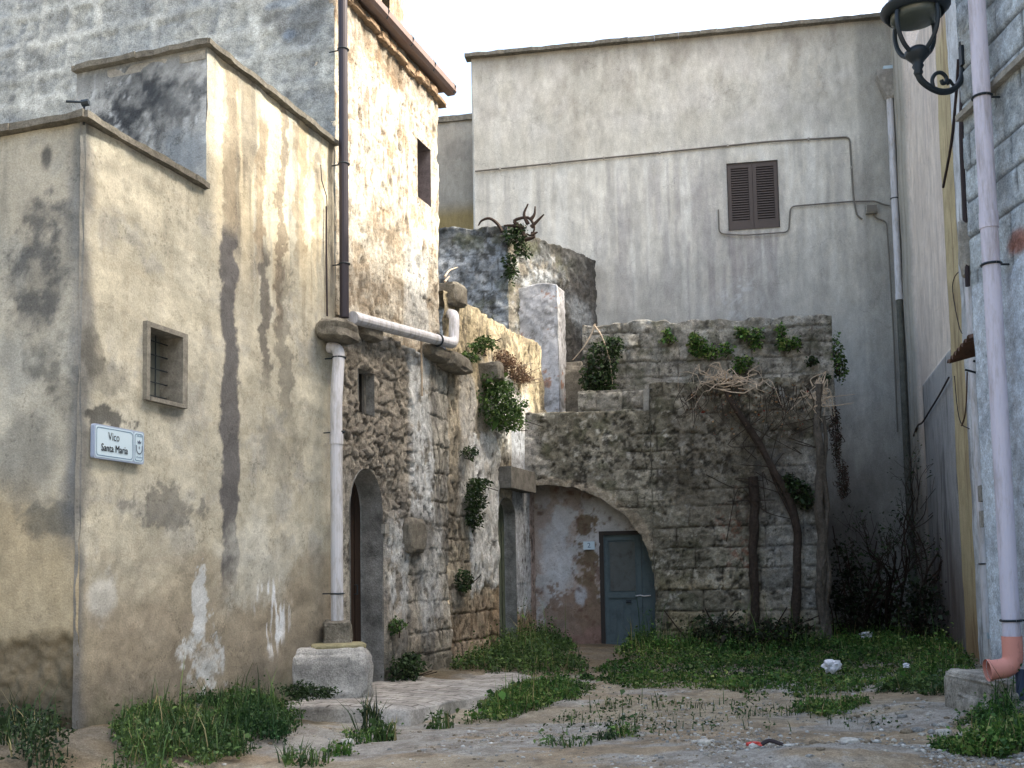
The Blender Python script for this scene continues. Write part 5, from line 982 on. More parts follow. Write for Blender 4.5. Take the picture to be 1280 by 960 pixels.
# door sill of the arched doorway
# ------------------------------------------------------------------ 9. stones and litter
def stones_obj(name, polys, n, smin, smax, cols, label=None, seed=0):
    r = np.random.default_rng(seed); V = []; Fc = []; C = []; b = 0
    bm = bmesh.new(); bmesh.ops.create_icosphere(bm, subdivisions=1, radius=1); BV = np.array([v.co[:] for v in bm.verts]); BF = np.array([[v.index for v in f.verts] for f in bm.faces]); bm.free()
    k = 0
    while k < n:
        (x0, x1, y0, y1), wgt = polys[r.integers(len(polys))]
        x = r.uniform(x0, x1); y = r.uniform(y0, y1)
        if r.random() > ss(.38, .62, fbm(np.array(x * 1.1), np.array(y * 1.1), 3, seed + 3)) * wgt + .03: continue
        s_ = smin * (smax / smin) ** (r.random() ** 2.6); k += 1
        v = BV * (1 + .3 * (r.random((len(BV), 1)) - .5)) * np.array([s_ * r.uniform(.7, 1.4), s_ * r.uniform(.7, 1.4), s_ * r.uniform(.35, .8)])
        a = r.uniform(0, 6.28); v = v @ np.array([[math.cos(a), math.sin(a), 0], [-math.sin(a), math.cos(a), 0], [0, 0, 1]])
        V.append(v + [x, y, gz(x, y) + s_ * .2]); Fc.append(BF + b); b += len(BV); C.append(np.tile(cols[r.integers(len(cols))] * r.uniform(.8, 1.15), (len(BV), 1)))
    o = mk(name, np.concatenate(V), np.concatenate(Fc), M['stone'], None, np.concatenate(C)); tag(o, label, None, None, 'stuff'); return o
scol = [lin(186, 180, 168), lin(170, 160, 142), lin(200, 196, 188), lin(140, 126, 106), lin(150, 148, 142)]
stones_obj('gravel', [((-2.6, 4.6, 6.6, 10.5), .9), ((-.5, 4.4, 9, 14), .6), ((1.5, 4.2, 7.0, 9.4), 1.0)], 8000, .005, .026, scol, seed=11)
stones_obj('rubble', [((1.9, 3.6, 7.4, 9.2), 1.0), ((2.2, 3.5, 7.3, 8.8), 1.0), ((3.2, 4.3, 9.2, 11), .8)], 200, .012, .055, scol, seed=12)
M['pale_stone'] = masonry_mat('pale_loose_stone', lin(188, 182, 170), .25, .25, 12, 60)
def loose(px, py, Y, s_, label, sd_, cat='stone', name='stone', mat='pale_stone'):
    p = gpix(px, py); p[2] = gz(p[0], p[1]); V, Fc = rock(p + np.array([0, 0, s_[2] * .3]), s_, np.eye(3), sd_, .7, 3, .2)
    o = mk(name, V, Fc, M[mat], None, None, True, p); tag(o, label, cat); return o
loose(70, 948, 0, (.42, .3, .22), 'pale lump of broken masonry in the grass at the bottom left corner', 91)
loose(46, 958, 0, (.2, .2, .12), 'smaller broken stone left of the pale masonry lump', 92)
loose(434, 926, 0, (.13, .1, .08), 'white pebble in front of the low pavement', 93)
loose(1062, 934, 0, (.16, .12, .07), 'pale flat stone in the rubble at the right foreground', 94)
loose(1215, 930, 0, (.2, .15, .09), 'light stone half hidden in the weeds at the lower right', 95)
loose(1180, 920, 0, (.14, .1, .07), 'small pale stone left of the weeds at the lower right', 96)
loose(880, 930, 0, (.12, .1, .06), 'small pale stone near the scrap of red plastic', 97)
def bag(px, py, s_, label, sd_, lift=0):
    p = gpix(px, py); p[2] = gz(p[0], p[1]) + lift; V, Fc = rock(p + np.array([0, 0, s_[2] * .5]), s_, np.eye(3), sd_, .85, 3, .5)
    o = mk('plastic_bag', V, Fc, M['litter'], None, None, False, p); tag(o, label, 'litter')
bag(1040, 842, (.24, .16, .17), 'crumpled white plastic bag, largest scrap lying in the grass', 101, .05); bag(1083, 808, (.2, .14, .12), 'small white scrap at the edge of the dark shrubs', 102, .1); bag(1133, 838, (.12, .09, .07), 'tiny pale scrap in the grass right of the crumpled bag', 103, .06)
p = gpix(948, 937); p[2] = gz(p[0], p[1]); t = thing('plastic_scrap', 'red and black plastic scrap lying on the gravel', 'litter', p)
V, Fc = rock(p + np.array([-.03, 0, .02]), (.12, .07, .05), np.eye(3), 104, .8, 2, .4); mk('red_piece', V, Fc, M['red'], t); g = G(); g.tube(smooth_path([p + np.array(v) for v in ((.02, 0, .02), (.1, .02, .05), (.2, -.02, .02))], 3), .018, 6); g.build('black_piece', M['cable_dark'], t)

# ------------------------------------------------------------------ 10. plants
GREENS = [lin(66, 92, 46), lin(82, 108, 54), lin(54, 76, 42), lin(102, 124, 66), lin(74, 96, 58)]
def leaf_mesh(P, size, r, cols, up=.5, asp=1.7, droop=.25):
    """rhombic bent leaves at points P"""
    n = len(P); d = r.normal(size=(n, 3)); d[:, 2] = d[:, 2] * .6 + up; d /= np.linalg.norm(d, axis=1)[:, None]
    s = np.cross(d, r.normal(size=(n, 3))); s /= np.linalg.norm(s, axis=1)[:, None] + 1e-9; L_ = size * np.exp(r.normal(-.12, .38, n))[:, None]; W_ = L_ / asp
    tip = P + d * L_; tip[:, 2] -= droop * L_[:, 0]; mid = P + d * L_ * .5
    V = np.stack([P, mid + s * W_ * .5, tip, mid - s * W_ * .5], 1).reshape(-1, 3); Fq = np.arange(4 * n).reshape(-1, 4)
    C = np.array(cols)[r.integers(len(cols), size=n)] * r.uniform(.6, 1.3, n)[:, None]; return V, Fq, np.repeat(C, 4, 0)
def blade_mesh(P, h, r, cols, w=.008, lean=.5):
    n = len(P); a = r.uniform(0, 2 * PI, n); H = h * r.uniform(.5, 1.3, n); l = lean * r.uniform(.1, 1, n) * H; dx = np.stack([np.cos(a), np.sin(a), 0 * a], 1); sx = np.stack([-np.sin(a), np.cos(a), 0 * a], 1)
    up = np.array([0, 0, 1.0]); m = P + dx * (l * .35)[:, None] + up * (H * .6)[:, None]; t = P + dx * l[:, None] + up * H[:, None]
    V = np.stack([P - sx * w, P + sx * w, m + sx * w * .7, t, m - sx * w * .7], 1); V = V[:, [0, 1, 2, 4, 3]]
    V = np.stack([V[:, 0], V[:, 1], V[:, 2], V[:, 3], V[:, 3], V[:, 2], V[:, 4], V[:, 4] + 1e-4], 1).reshape(-1, 3); F4 = np.arange(8 * n).reshape(-1, 4)
    C = np.array(cols)[r.integers(len(cols), size=n)] * r.uniform(.6, 1.3, n)[:, None]; C = np.where((r.random(n) < .10)[:, None], lin(160, 146, 104) * r.uniform(.7, 1.1, n)[:, None], C); return V, F4, np.repeat(C, 8, 0)
def join(parts):
    V = []; F_ = []; C = []; b = 0
    for v, f, c in parts: V.append(v); F_.append(f + b); C.append(c); b += len(v)
    return np.concatenate(V), np.concatenate(F_), np.concatenate(C)
def inpoly(px, py, poly):
    ins = np.zeros(len(px), bool); m = len(poly)
    for i in range(m):
        x0, y0 = poly[i]; x1, y1 = poly[(i + 1) % m]
        cr = ((y0 > py) != (y1 > py)) & (px < (x1 - x0) * (py - y0) / (y1 - y0 + 1e-12) + x0); ins ^= cr
    return ins
def patch(name, poly, n, hfun, label=None, seed=0, leaf=.05, thr=.42, grass=.4, cols=GREENS, base=0.0):
    """ground cover inside an outline on the ground: low tufts of leaves and blades"""
    r = np.random.default_rng(seed); G0 = np.array([gpix(*p, base)[:2] for p in poly]); lo = G0.min(0); hi = G0.max(0); N = n * 4
    xy = r.uniform(lo, hi, (N, 2)); ok = inpoly(xy[:, 0], xy[:, 1], [tuple(g_) for g_ in G0]); xy = xy[ok]
    f = fbm(xy[:, 0] * 1.8, xy[:, 1] * 2.4, 5, seed + 1, .65); e = np.full(len(xy), 9.0)
    for i in range(len(G0)):
        a = G0[i]; b = G0[(i + 1) % len(G0)]; ab = b - a; t = np.clip(((xy - a) @ ab) / (ab @ ab + 1e-9), 0, 1); e = np.minimum(e, np.linalg.norm(xy - a - t[:, None] * ab, axis=1))
    keep = r.random(len(xy)) < ss(thr - .08, thr + .1, f * 1.15 - .05 + np.minimum(e, .7) * .42 - .16); xy = xy[keep][:n]; f = f[keep][:n]; e = e[keep][:n]
    q, t = qF(xy[:, 0], xy[:, 1]); z = ground_z(xy[:, 0], xy[:, 1]) + base; H = hfun(xy[:, 0], xy[:, 1]) * (.5 + 1.1 * ss(.35, .7, f)) * (.45 + .55 * ss(0, .35, e))
    isg = r.random(len(xy)) < grass; H = H * np.where(r.random(len(xy)) < .06, 2.2, 1) * r.uniform(.6, 1.25, len(xy)); parts = []
    pb = np.column_stack([xy, z])[isg]; parts.append(blade_mesh(pb, H[isg] * 1.25, r, cols, .006, .7))
    pl = np.column_stack([xy, z])[~isg]; Hl = H[~isg]; k = 6
    pl = np.repeat(pl, k, 0); Hl = np.repeat(Hl, k); pl = pl + np.column_stack([r.normal(0, .035, (len(pl), 2)), r.random(len(pl)) ** .8 * Hl]); parts.append(leaf_mesh(pl, leaf, r, cols, .45, 1.6))
    o = mk(name, *join(parts)[:2], M['leaf'], None, join(parts)[2]) if False else None
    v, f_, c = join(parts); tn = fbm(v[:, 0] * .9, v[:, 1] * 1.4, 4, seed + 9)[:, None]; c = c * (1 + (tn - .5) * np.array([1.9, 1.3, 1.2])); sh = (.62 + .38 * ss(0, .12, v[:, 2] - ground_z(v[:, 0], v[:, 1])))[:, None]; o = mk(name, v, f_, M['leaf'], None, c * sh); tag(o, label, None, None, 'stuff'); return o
cst = lambda h: (lambda x, y: np.full(np.shape(x), h))
LUSH = [lin(62, 98, 42), lin(78, 116, 50), lin(50, 78, 38), lin(100, 130, 60), lin(124, 138, 76)]
DARKG = [lin(44, 62, 34), lin(54, 74, 40), lin(36, 52, 32), lin(66, 84, 50)]
def Hlawn(x, y): return .05 + .22 * ss(17.0, 19.0, y) * ss(6.5, 4.5, x) + .08 * ss(4.8, 6.5, x)
patch('grass', [(728, 848), (760, 826), (800, 808), (830, 795), (1040, 792), (1150, 790), (1215, 812), (1222, 846), (1180, 862), (1110, 858), (1010, 872), (940, 866), (860, 860), (790, 858)], 22000, Hlawn, 'lush green weeds and grass carpeting the back of the yard', 31, .046, .40, .6, LUSH)
patch('weeds', [(566, 846), (572, 815), (600, 806), (650, 802), (700, 805), (735, 832), (738, 846), (690, 848), (640, 846), (600, 848)], 4600, lambda x, y: .25 - .13 * ss(.3, 1.3, x), 'dense weeds at the foot of the courtyard wall', 32, .046, .38, .4, GREENS)
patch('grass', [(580, 894), (600, 876), (640, 862), (680, 852), (735, 848), (745, 858), (720, 872), (670, 884), (620, 892)], 2800, cst(.10), 'strip of grass along the pavement edge', 33, .038, .42, .65, LUSH)
patch('weeds', [(110, 975), (160, 938), (205, 912), (262, 890), (330, 878), (382, 884), (378, 912), (330, 940), (250, 960), (180, 985)], 8000, cst(.10), 'patchy weeds along the foot of the street wall', 34, .03, .45, .65, GREENS, .05)
patch('weeds', [(-40, 985), (-40, 915), (20, 925), (60, 935), (90, 962), (80, 990)], 1500, cst(.12), 'thin weeds at the bottom left corner', 35, .034, .42, .6, DARKG, .05)
patch('weeds', [(1165, 934), (1195, 914), (1235, 902), (1300, 898), (1310, 940), (1250, 950), (1195, 946)], 2600, cst(.17), 'clump of weeds before the stone steps', 36, .036, .34, .5, LUSH)
patch('grass', [(950, 896), (985, 882), (1060, 878), (1090, 880), (1050, 892), (980, 900)], 700, cst(.08), 'thin tongue of grass on the gravel', 37, .035, .42, .6, LUSH)
patch('weeds', [(1080, 868), (1150, 856), (1200, 858), (1198, 880), (1150, 876)], 500, cst(.12), 'sparse weeds left of the stone steps', 38, .045, .44, .4, GREENS)
patch('grass', [(640, 902), (760, 868), (960, 870), (1080, 880), (1150, 915), (900, 925), (700, 935)], 420, cst(.07), 'scattered blades on the dirt yard', 39, .035, .56, .6, GREENS)
def tuft(px, py, h, n, label, seed, leaf=.05, grass=.6, rad=.12, cols=GREENS, cat='weed', base=None, name='weed_tuft', sprawl=1.0):
    r = np.random.default_rng(seed); p = gpix(px, py) if base is None else np.asarray(base, float)
    if base is None: p[2] = gz(p[0], p[1])
    a = r.uniform(0, 2 * PI, n); d = rad * np.sqrt(r.random(n)); P = p + np.column_stack([d * np.cos(a), d * np.sin(a), 0 * a]); ng = int(n * grass)
    parts = [blade_mesh(P[:ng], np.full(ng, h), r, cols, .008, sprawl)]; pl = np.repeat(P[ng:], 5, 0); pl = pl + np.column_stack([r.normal(0, .03, (len(pl), 2)), r.random(len(pl)) * h * .8]); parts.append(leaf_mesh(pl, leaf, r, cols))
    v, f_, c = join(parts); o = mk(name, v, f_, M['leaf'], None, c, False, p); tag(o, label, cat)
tuft(462, 908, .36, 60, 'spiky dark weed growing against the pavement front', 41, .05, .8, .14, DARKG, sprawl=1.0); tuft(482, 916, .2, 90, 'low leafy weed right of the spiky one', 42)
tuft(380, 952, .16, 90, 'grass tuft at the bottom edge left of centre', 43, .04, .8, .2); tuft(425, 938, .13, 60, 'small grass tuft beside the white pebble', 44, .04, .6, .12, LUSH); tuft(448, 922, .14, 60, 'bright grass tuft just before the pavement', 45, .04, .6, .14, LUSH)
tuft(552, 900, .2, 50, 'thin weed in the angle of the pavement', 46); tuft(710, 928, .08, 80, 'flat sprig on the dirt in the middle foreground', 47, .03, .6, .22); tuft(778, 918, .12, 70, 'small green sprig on the dirt right of the flat one', 48, .035, .4, .12, LUSH); tuft(758, 922, .08, 40, 'tiny dark sprig on the dirt', 49, .03, .5, .1, DARKG)
def bush_mesh(c, rad, n, size, r, cols, ax=None, hollow=.35, up=.25, droop=.3):
    d = r.normal(size=(n, 3)); d /= np.linalg.norm(d, axis=1)[:, None]; k = (hollow + (1 - hollow) * r.random(n)) ** .7
    lump = .55 + .9 * fbm(d[:, 0] * 2.2 + c[0] * 3, d[:, 2] * 2.2 + d[:, 1] * 1.7 + c[2], 3, int(r.integers(1000)))
    P = d * (k * lump)[:, None] * np.asarray(rad)
    if ax is not None: P = P @ np.asarray(ax)
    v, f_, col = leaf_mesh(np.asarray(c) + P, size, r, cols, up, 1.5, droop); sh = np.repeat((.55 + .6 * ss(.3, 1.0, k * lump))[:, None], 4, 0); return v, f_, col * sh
def wall_bush(name, label, W, blobs, seed, size=.06, cols=GREENS, off=.12, cat='shrub', stems=8, stem_mat='bark'):
    """a plant rooted in a wall: leaf clumps at pixels (px, py, rx, ry) of the wall, stems behind"""
    r = np.random.default_rng(seed); parts = []; g = G(); p0 = W.pp(blobs[0][0], blobs[0][1], 0.0)
    for b in blobs:
        px, py, rx, ry = b[:4]; o_ = b[4] if len(b) > 4 else off; c = W.pp(px, py, o_); sx = abs(W.pix(px + rx, py, o_)[0] - W.pix(px - rx, py, o_)[0]) / 2; sz = abs(W.pix(px, py - ry, o_)[1] - c[2])
        n = int(70 * sx * sz / size ** 2 * .32) + 30; parts.append(bush_mesh(c, (sx, max(.5 * sx, .14), sz), n, size, r, cols, W.ax))
        for k in range(stems):
            e = c + (r.normal(size=3) * .5) @ np.diag([1, 1, 1]) * np.array([sx, .1, sz]); root = W.pp(px, py, -.03) + np.array([0, 0, -.1]); m = (root + e) / 2 + r.normal(size=3) * .05; g.tube(smooth_path([root, m, e], 3), .007, 5)
    t = thing(name, label, cat, p0); v, f_, c_ = join(parts); mk('foliage', v, f_, M['leaf'], t, c_); 
    if g.V: g.build('stem', M[stem_mat], t)
    return t
wall_bush('caper_bush', 'bushy caper plant hanging on the sunlit courtyard wall', F, [(624, 505, 17, 30, .2), (634, 520, 14, 18, .25), (618, 480, 12, 14, .15)], 51, .055, GREENS)
wall_bush('caper_bush', 'slim trailing plant on the crumbling wall left of the door hood', F, [(594, 622, 9, 22, .12), (600, 604, 9, 8, .14), (592, 648, 6, 16, .1)], 52, .05, DARKG)
wall_bush('wall_weed', 'small tuft sprouting under the caper bush beside the lime-washed patch', F, [(586, 566, 6, 8)], 53, .04, DARKG); wall_bush('wall_weed', 'low dark weed on the wall foot near the pavement', F, [(580, 725, 8, 14, .12)], 54, .045, DARKG)
wall_bush('wall_weed', 'green sprigs beside the upturned pipe elbow', F, [(588, 446, 8, 6, .15), (607, 428, 9, 7, .1), (597, 434, 6, 5, .12)], 55, .045, GREENS)
wall_bush('wall_weed', 'small leafy weed in the foot of the stone wall right of the arched doorway', F, [(495, 782, 8, 10, .15)], 56, .045, GREENS); wall_bush('wall_weed', 'weed clump at the wall base where the pavement meets the arched doorway', F, [(505, 838, 18, 18, .22), (512, 826, 10, 12, .2)], 57, .05, DARKG)
wall_bush('wall_weed', 'dark moss and weeds at the foot of the pale stone block', F, [(372, 862, 18, 10, .62), (390, 866, 20, 8, .72), (408, 866, 10, 7, .8)], 58, .028, DARKG, stems=0)
DRY2 = [lin(124, 98, 76), lin(104, 82, 66), lin(90, 72, 60)]
DRY = [lin(150, 112, 78), lin(128, 96, 70), lin(108, 78, 58), lin(170, 134, 92)]
wall_bush('dry_plant', 'withered brown plant draped over the sunlit courtyard wall', F, [(640, 464, 13, 11, .08), (630, 450, 8, 12, .06), (652, 472, 9, 6, .08)], 59, .035, DRY2, stems=16, stem_mat='twig')
wall_bush('ivy_clump', 'leftmost ivy clump on the upper terrace wall', U, [(873, 434, 14, 15), (888, 440, 14, 10), (868, 424, 8, 10)], 61, .06, LUSH); wall_bush('ivy_clump', 'ivy spray hanging near the top of the upper terrace wall', U, [(938, 417, 18, 9), (926, 414, 10, 6), (944, 428, 8, 10)], 62, .06, LUSH)
wall_bush('ivy_clump', 'ivy cushion just above the dry vine top', U, [(930, 453, 15, 9), (922, 462, 10, 6), (908, 436, 10, 9)], 63, .06, LUSH); wall_bush('ivy_clump', 'squarish ivy clump near the right end of the upper terrace wall', U, [(984, 432, 15, 8), (977, 418, 7, 14), (994, 428, 8, 8)], 64, .06, LUSH)
wall_bush('ivy_clump', 'small ivy tuft in the joint below the terrace wall top', U, [(836, 425, 12, 4), (834, 416, 6, 6)], 65, .05, LUSH); wall_bush('ivy_clump', 'faint ivy sprigs at the far right of the terrace wall', U, [(1014, 451, 9, 6), (1032, 472, 6, 5)], 66, .05, DARKG)
wall_bush('ivy_clump', 'ivy hanging down the right corner of the outbuilding', U, [(1046, 440, 8, 26, .0), (1050, 462, 8, 16, -.1)], 67, .06, GREENS)
wall_bush('shrub', 'green shrub spilling over the corner of the stained stair wall', D1, [(644, 296, 16, 14, .1), (652, 312, 12, 12, 0), (638, 336, 9, 20, .1), (648, 286, 10, 8, .05)], 68, .07, DARKG)
wall_bush('shrub', 'dark bush filling the gap between the pillar and the terrace wall', U, [(752, 455, 24, 34, .3), (737, 478, 14, 22, .3), (768, 432, 14, 14, .25), (756, 480, 16, 16, .3)], 69, .07, DARKG, stems=14)
wall_bush('ivy_clump', 'ivy growing low on the old vine trunk at the outbuilding corner', A, [(996, 612, 20, 16, .12), (1008, 626, 12, 12, .12), (985, 600, 10, 10, .1)], 70, .06, DARKG)
# dry vine
def wig(P, r, s_): return [p + (r.normal(size=3) * s_ if 0 < i < len(P) - 1 else 0) for i, p in enumerate(P)]
vine = thing('dry_vine', 'gnarled leafless vine climbing the outbuilding and bursting into dry shoots at the ledge', 'vine', A.pp(992, 778, .15)); r = np.random.default_rng(71)
tp = [(994, 785), (996, 720), (996, 660), (985, 620), (968, 590), (952, 560), (936, 535), (918, 508), (908, 488), (912, 474)]
g = G(); P = smooth_path([A.pp(x_, y_, .12 + .03 * math.sin(i * 2)) for i, (x_, y_) in enumerate(tp)], 6); n = len(P); g.add(*knobby(P, [.085 - .045 * i / n for i in range(n)], 12, 3))
P2 = smooth_path([A.pp(x_, y_, .1) for x_, y_ in ((998, 700), (990, 650), (972, 610), (958, 575), (940, 545))], 6); g.add(*knobby(P2, .03, 8, 5)); g.build('trunk', M['bark'], vine)
g = G(); top = A.pp(908, 480, .15)
for k in range(30):
    a = r.uniform(-.2, PI + .2); l = r.uniform(.25, .95) * (1.15 if abs(math.cos(a)) > .6 else .7); d = A.d * math.cos(a) + A.n * r.uniform(-.1, .5) + np.array([0, 0, math.sin(a) * .9 - .15])
    s_ = top + A.d * r.uniform(-.2, .3) + np.array([0, 0, r.uniform(-.1, .15)]); P = [s_, s_ + d * l * .4 + r.normal(size=3) * .06, s_ + d * l * .6 + r.normal(size=3) * .09, s_ + d * l * .8 + np.array([0, 0, -.1 * l]) + r.normal(size=3) * .11, s_ + d * l + np.array([0, 0, -r.uniform(.1, .5) * l])]; Q4 = smooth_path(P, 2); g.tube(Q4, list(np.linspace(.012, .003, len(Q4))), 5)
g.build('dry_shoots', M['twig'], vine)
g = G()
for k in range(44):
    px = r.uniform(850, 1010); py = r.uniform(478, 500); s_ = A.pp(px, py, .16); l = r.uniform(.25, .9); P = [s_, s_ + A.d * r.normal() * .1 + np.array([0, 0, -l * .5]), s_ + A.d * r.normal() * .18 + np.array([0, 0, -l])]; Q4 = smooth_path(P, 4); g.tube(Q4, list(np.linspace(.008, .003, len(Q4))), 4)
for k in range(16):
    px = r.uniform(930, 1000); py = r.uniform(540, 640); s_ = A.pp(px, py, .13); P = wig([s_, s_ + A.d * r.normal() * .3 + np.array([0, 0, r.normal() * .3]), s_ + A.d * r.normal() * .5 + np.array([0, 0, r.normal() * .6])], r, .05); Q4 = smooth_path(P, 4); g.tube(Q4, .008, 4)
g.build('hanging_stems', M['bark'], vine)
v, f_, c = leaf_mesh(np.array([A.pp(r.uniform(855, 1010), r.uniform(470, 520) + abs(r.normal()) * 20, .15 + .1 * r.random()) for k in range(220)]), .05, r, DRY + [lin(120, 50, 40)]); mk('dry_leaves', v, f_, M['leaf'], vine, c)
tv = thing('old_vine_trunk', 'grey twisted trunk standing up the right corner of the outbuilding', 'vine', A.pp(1026, 790, .1))
for (a_, rad, w) in (((1029, 800, 1022, 480), .09, 0), ((1036, 800, 1030, 520), .05, 2)):
    g = G(); P = [A.pp(a_[0] + (a_[2] - a_[0]) * k / 12 + math.sin(k * 1.7 + w) * 2.0, a_[1] + (a_[3] - a_[1]) * k / 12, .12 + .03 * math.cos(k * 2.1)) for k in range(13)]; P = smooth_path(P, 4); g.add(*knobby(P, [rad * (1.1 - .4 * i / len(P)) for i in range(len(P))], 14, 7, .45)); g.build('trunk', masonry_mat('grey_bark', lin(92, 86, 78), .35, .3, 18, 90, .8, .02), tv)
g = G(); rr = np.random.default_rng(72)
for k in range(26):
    s_ = A.pp(1024 + rr.normal() * 5, 478 + rr.uniform(0, 26), .14); P = [s_, s_ + A.d * rr.normal() * .15 + np.array([0, 0, rr.uniform(-.2, .25)]), s_ + A.d * rr.normal() * .35 + np.array([0, 0, rr.uniform(-.6, .3)])]; Q4 = smooth_path(P, 4); g.tube(Q4, list(np.linspace(.016, .004, len(Q4))), 5)
g.build('dry_shoots', M['twig'], tv)
po_ = thing('timber_post', 'dark upright timber post set against the outbuilding left of the vine', 'post', A.pp(942, 780, .06)); g = G(); P = [A.pp(942.5 + math.sin(k) * 1.2, 785 - (785 - 596) * k / 10, .02) for k in range(11)]; P = smooth_path(P, 3); g.add(*knobby(P, [.085 for i in range(len(P))], 12, 9)); g.build('post', M['bark'], po_)
# bare shoots on the stair wall and by the pillar
def shoots(name, label, W, paths, rad, mat, off=.1, cat='vine'):
    t = thing(name, label, cat, W.pp(paths[0][0][0], paths[0][0][1], off))
    for P in paths: g = G(); Q4 = smooth_path([W.pp(x_, y_, off) for x_, y_ in P], 4); g.tube(Q4, list(np.linspace(rad, rad * .35, len(Q4))), 6); g.build('shoot', M[mat], t)
shoots('bare_shrub', 'bare dark twigs arching above the stained stair wall', D1, [[(656, 296), (650, 284), (643, 276), (660, 272), (668, 284), (664, 294), (658, 292)], [(628, 290), (622, 280), (612, 273), (602, 276), (598, 282)], [(655, 285), (640, 282), (630, 282)], [(660, 280), (655, 268), (660, 255)], [(664, 284), (672, 276), (680, 268)], [(663, 275), (668, 268), (669, 258)], [(664, 294), (672, 290)], [(656, 300), (668, 296), (664, 290)]], .045, 'dark_wood', .12, 'shrub')
shoots('climbing_vine', 'pale bare stems arching over the dark bush beside the pillar', U, [[(742, 406), (752, 420), (762, 450), (766, 482)], [(744, 405), (738, 420), (728, 436), (716, 450)]], .02, 'twig', .35, 'vine')
shoots('climbing_vine', 'two short pale sticks poking out beside the sunlit house corner', F, [[(556, 346), (562, 338), (572, 334)], [(556, 352), (562, 345)]], .018, 'twig', .15, 'vine')
# dark thicket in the back corner
def branchy(g, p, d, l, rad, depth, r):
    e = p + d * l; m = (p + e) / 2 + r.normal(size=3) * l * .08; P = smooth_path([p, m, e], 3); g.tube(P, list(np.linspace(rad, rad * .65, len(P))), 6); tips.append(e)
    if depth == 0: return
    for k in range(r.integers(2, 4)):
        nd_ = d + r.normal(size=3) * .45 + np.array([0, 0, .12]); nd_ /= np.linalg.norm(nd_); branchy(g, p + d * l * r.uniform(.45, 1), nd_, l * r.uniform(.55, .8), rad * .6, depth - 1, r)
for k, (px, py, Yd, hh, label) in enumerate(((1110, 800, 21.0, 1.5, 'bare dark shrub in the back corner, tallest of the thicket'), (1150, 800, 20.0, 1.2, 'bare spreading shrub against the pink house'), (1070, 800, 20.6, 1.0, 'low bare shrub beside the outbuilding corner'))):
    r = np.random.default_rng(80 + k); p = at(px, py, Yd); p[2] = gz(p[0], p[1]); t = thing('bare_shrub', label, 'shrub', p); g = G(); tips = []
    for q in range(3): d = np.array([r.normal() * .3, r.normal() * .2 - .1, 1.0]); d /= np.linalg.norm(d); branchy(g, p, d, hh * r.uniform(.8, 1.2), .032, 4, r)
    g.build('branches', M['dark_wood'], t); T_ = np.array(tips); T_ = T_[r.random(len(T_)) < .8]; v, f_, c = leaf_mesh(np.repeat(T_, 3, 0) + r.normal(size=(len(T_) * 3, 3)) * .06, .06, r, DARKG); mk('leaves', v, f_, M['leaf'], t, c)
def thicket(label, px, py, Yd, rad, seed, n):
    r = np.random.default_rng(seed); c = at(px, py, Yd); v, f_, col = bush_mesh(c, rad, n, .075, r, [lin(44, 56, 36), lin(54, 68, 42), lin(36, 46, 30), lin(64, 58, 48)], None, .1); t = thing('undergrowth_shrub', label, 'shrub', np.array([c[0], c[1], 0])); mk('foliage', v, f_, M['leaf'], t, col)
    g = G()
    for k in range(14): e = c + r.normal(size=3) * np.array(rad) * .5; b = np.array([c[0] + r.normal() * .2, c[1] + r.normal() * .2, 0]); g.tube(smooth_path([b, (b + e) / 2 + r.normal(size=3) * .1, e], 3), .012, 5)
    g.build('stem', M['dark_wood'], t)
thicket('dark shrub at the right foot of the outbuilding', 1060, 740, 20.2, (.55, .5, 1.1), 91, 1300); thicket('dark shrub in the middle of the back corner', 1105, 765, 21.2, (.9, .6, .8), 92, 1500); thicket('dark shrub at the foot of the pink house', 1152, 765, 19.4, (.5, .6, .9), 93, 1100)
thicket('dark leafy mound before the old vine trunk', 905, 795, 18.7, (.75, .4, .5), 94, 1200); thicket('low leafy mound under the vine', 975, 795, 18.5, (.8, .4, .38), 95, 1200)
g = thing
wall_bush('creeper', 'brown leafless creeper hanging on the outbuilding corner', A, [(1045, 545, 7, 46, -.2), (1054, 600, 8, 26, -.3)], 96, .03, [lin(70, 56, 46), lin(84, 56, 46), lin(58, 58, 44)], stems=16)

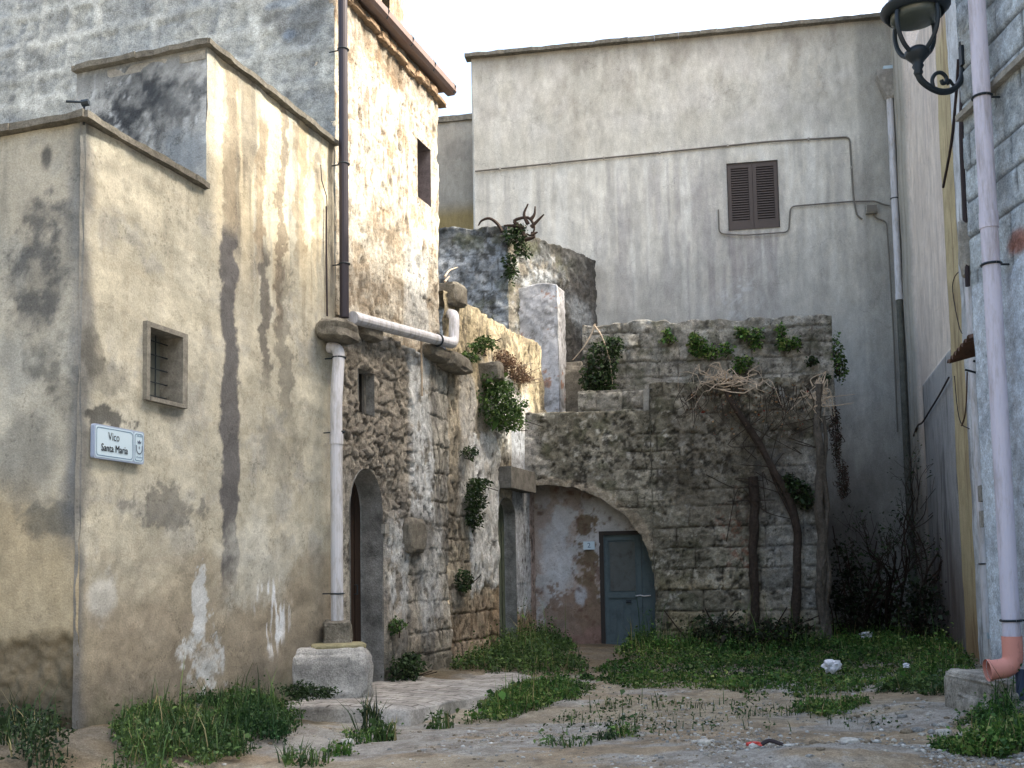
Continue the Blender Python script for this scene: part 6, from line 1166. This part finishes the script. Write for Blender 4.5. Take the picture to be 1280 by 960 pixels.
GROUPS = {'caper_bush': 'caper plants on the old walls', 'ivy_clump': 'ivy clumps on the outbuilding', 'wall_weed': 'weeds growing out of the walls', 'weed_tuft': 'weed tufts on the dirt yard', 'plastic_bag': 'white plastic litter in the grass', 'wall_cable': 'cables fixed to the walls', 'stone': 'loose stones on the ground', 'bare_shrub': 'leafless shrubs', 'undergrowth_shrub': 'dark undergrowth in the back corner', 'drainpipe': 'plastic drainpipes'}
for o_ in list(COL.objects):
    k = o_.name.split('.')[0]
    if o_.parent is None and k in GROUPS: o_['group'] = GROUPS[k]
# ------------------------------------------------------------------ camera, light, world
cd = bpy.data.cameras.new('camera'); co = bpy.data.objects.new('camera', cd); COL.objects.link(co)
from mathutils import Matrix
mt = Matrix.Identity(4)
for i in range(3):
    mt[i][0] = _r[i]; mt[i][1] = _u[i]; mt[i][2] = -_f[i]; mt[i][3] = EYE[i]
co.matrix_world = mt
cd.sensor_width = 36; cd.lens = 36 * FPX / 1280; cd.shift_y = SH / 1280; cd.clip_start = .05; cd.clip_end = 3000
sc.camera = co
SUN_EL = 46.5; SUN_AZ = -5.0      # azimuth from +X towards +Y, degrees
s = np.array([math.cos(math.radians(SUN_EL)) * math.cos(math.radians(SUN_AZ)), math.cos(math.radians(SUN_EL)) * math.sin(math.radians(SUN_AZ)), math.sin(math.radians(SUN_EL))])
sd = bpy.data.lights.new('sun', 'SUN'); so = bpy.data.objects.new('sun', sd); COL.objects.link(so)
sd.energy = 6.0; sd.angle = math.radians(1.2); sd.color = (1, .94, .84)
so.location = (20, 5, 30); so.rotation_euler = Vector(-s).to_track_quat('-Z', 'Y').to_euler()
w = bpy.data.worlds.new('World'); sc.world = w; w.use_nodes = True; nt = w.node_tree
sk = nt.nodes.new('ShaderNodeTexSky'); sk.sky_type = 'NISHITA'; sk.sun_disc = False
sk.sun_elevation = math.radians(SUN_EL); sk.sun_rotation = math.radians(90 - SUN_AZ); sk.air_density = 1.4; sk.dust_density = 10.0; sk.ozone_density = 1.0; sk.altitude = 50
bg = nt.nodes['Background']; bg.inputs[1].default_value = .62; nt.links.new(sk.outputs[0], bg.inputs[0])
sc.view_settings.view_transform = 'Standard'; sc.view_settings.look = 'None'; sc.view_settings.exposure = 0; sc.view_settings.gamma = 1
sc.cycles.use_denoising = True; sc.cycles.max_bounces = 8; sc.cycles.diffuse_bounces = 5
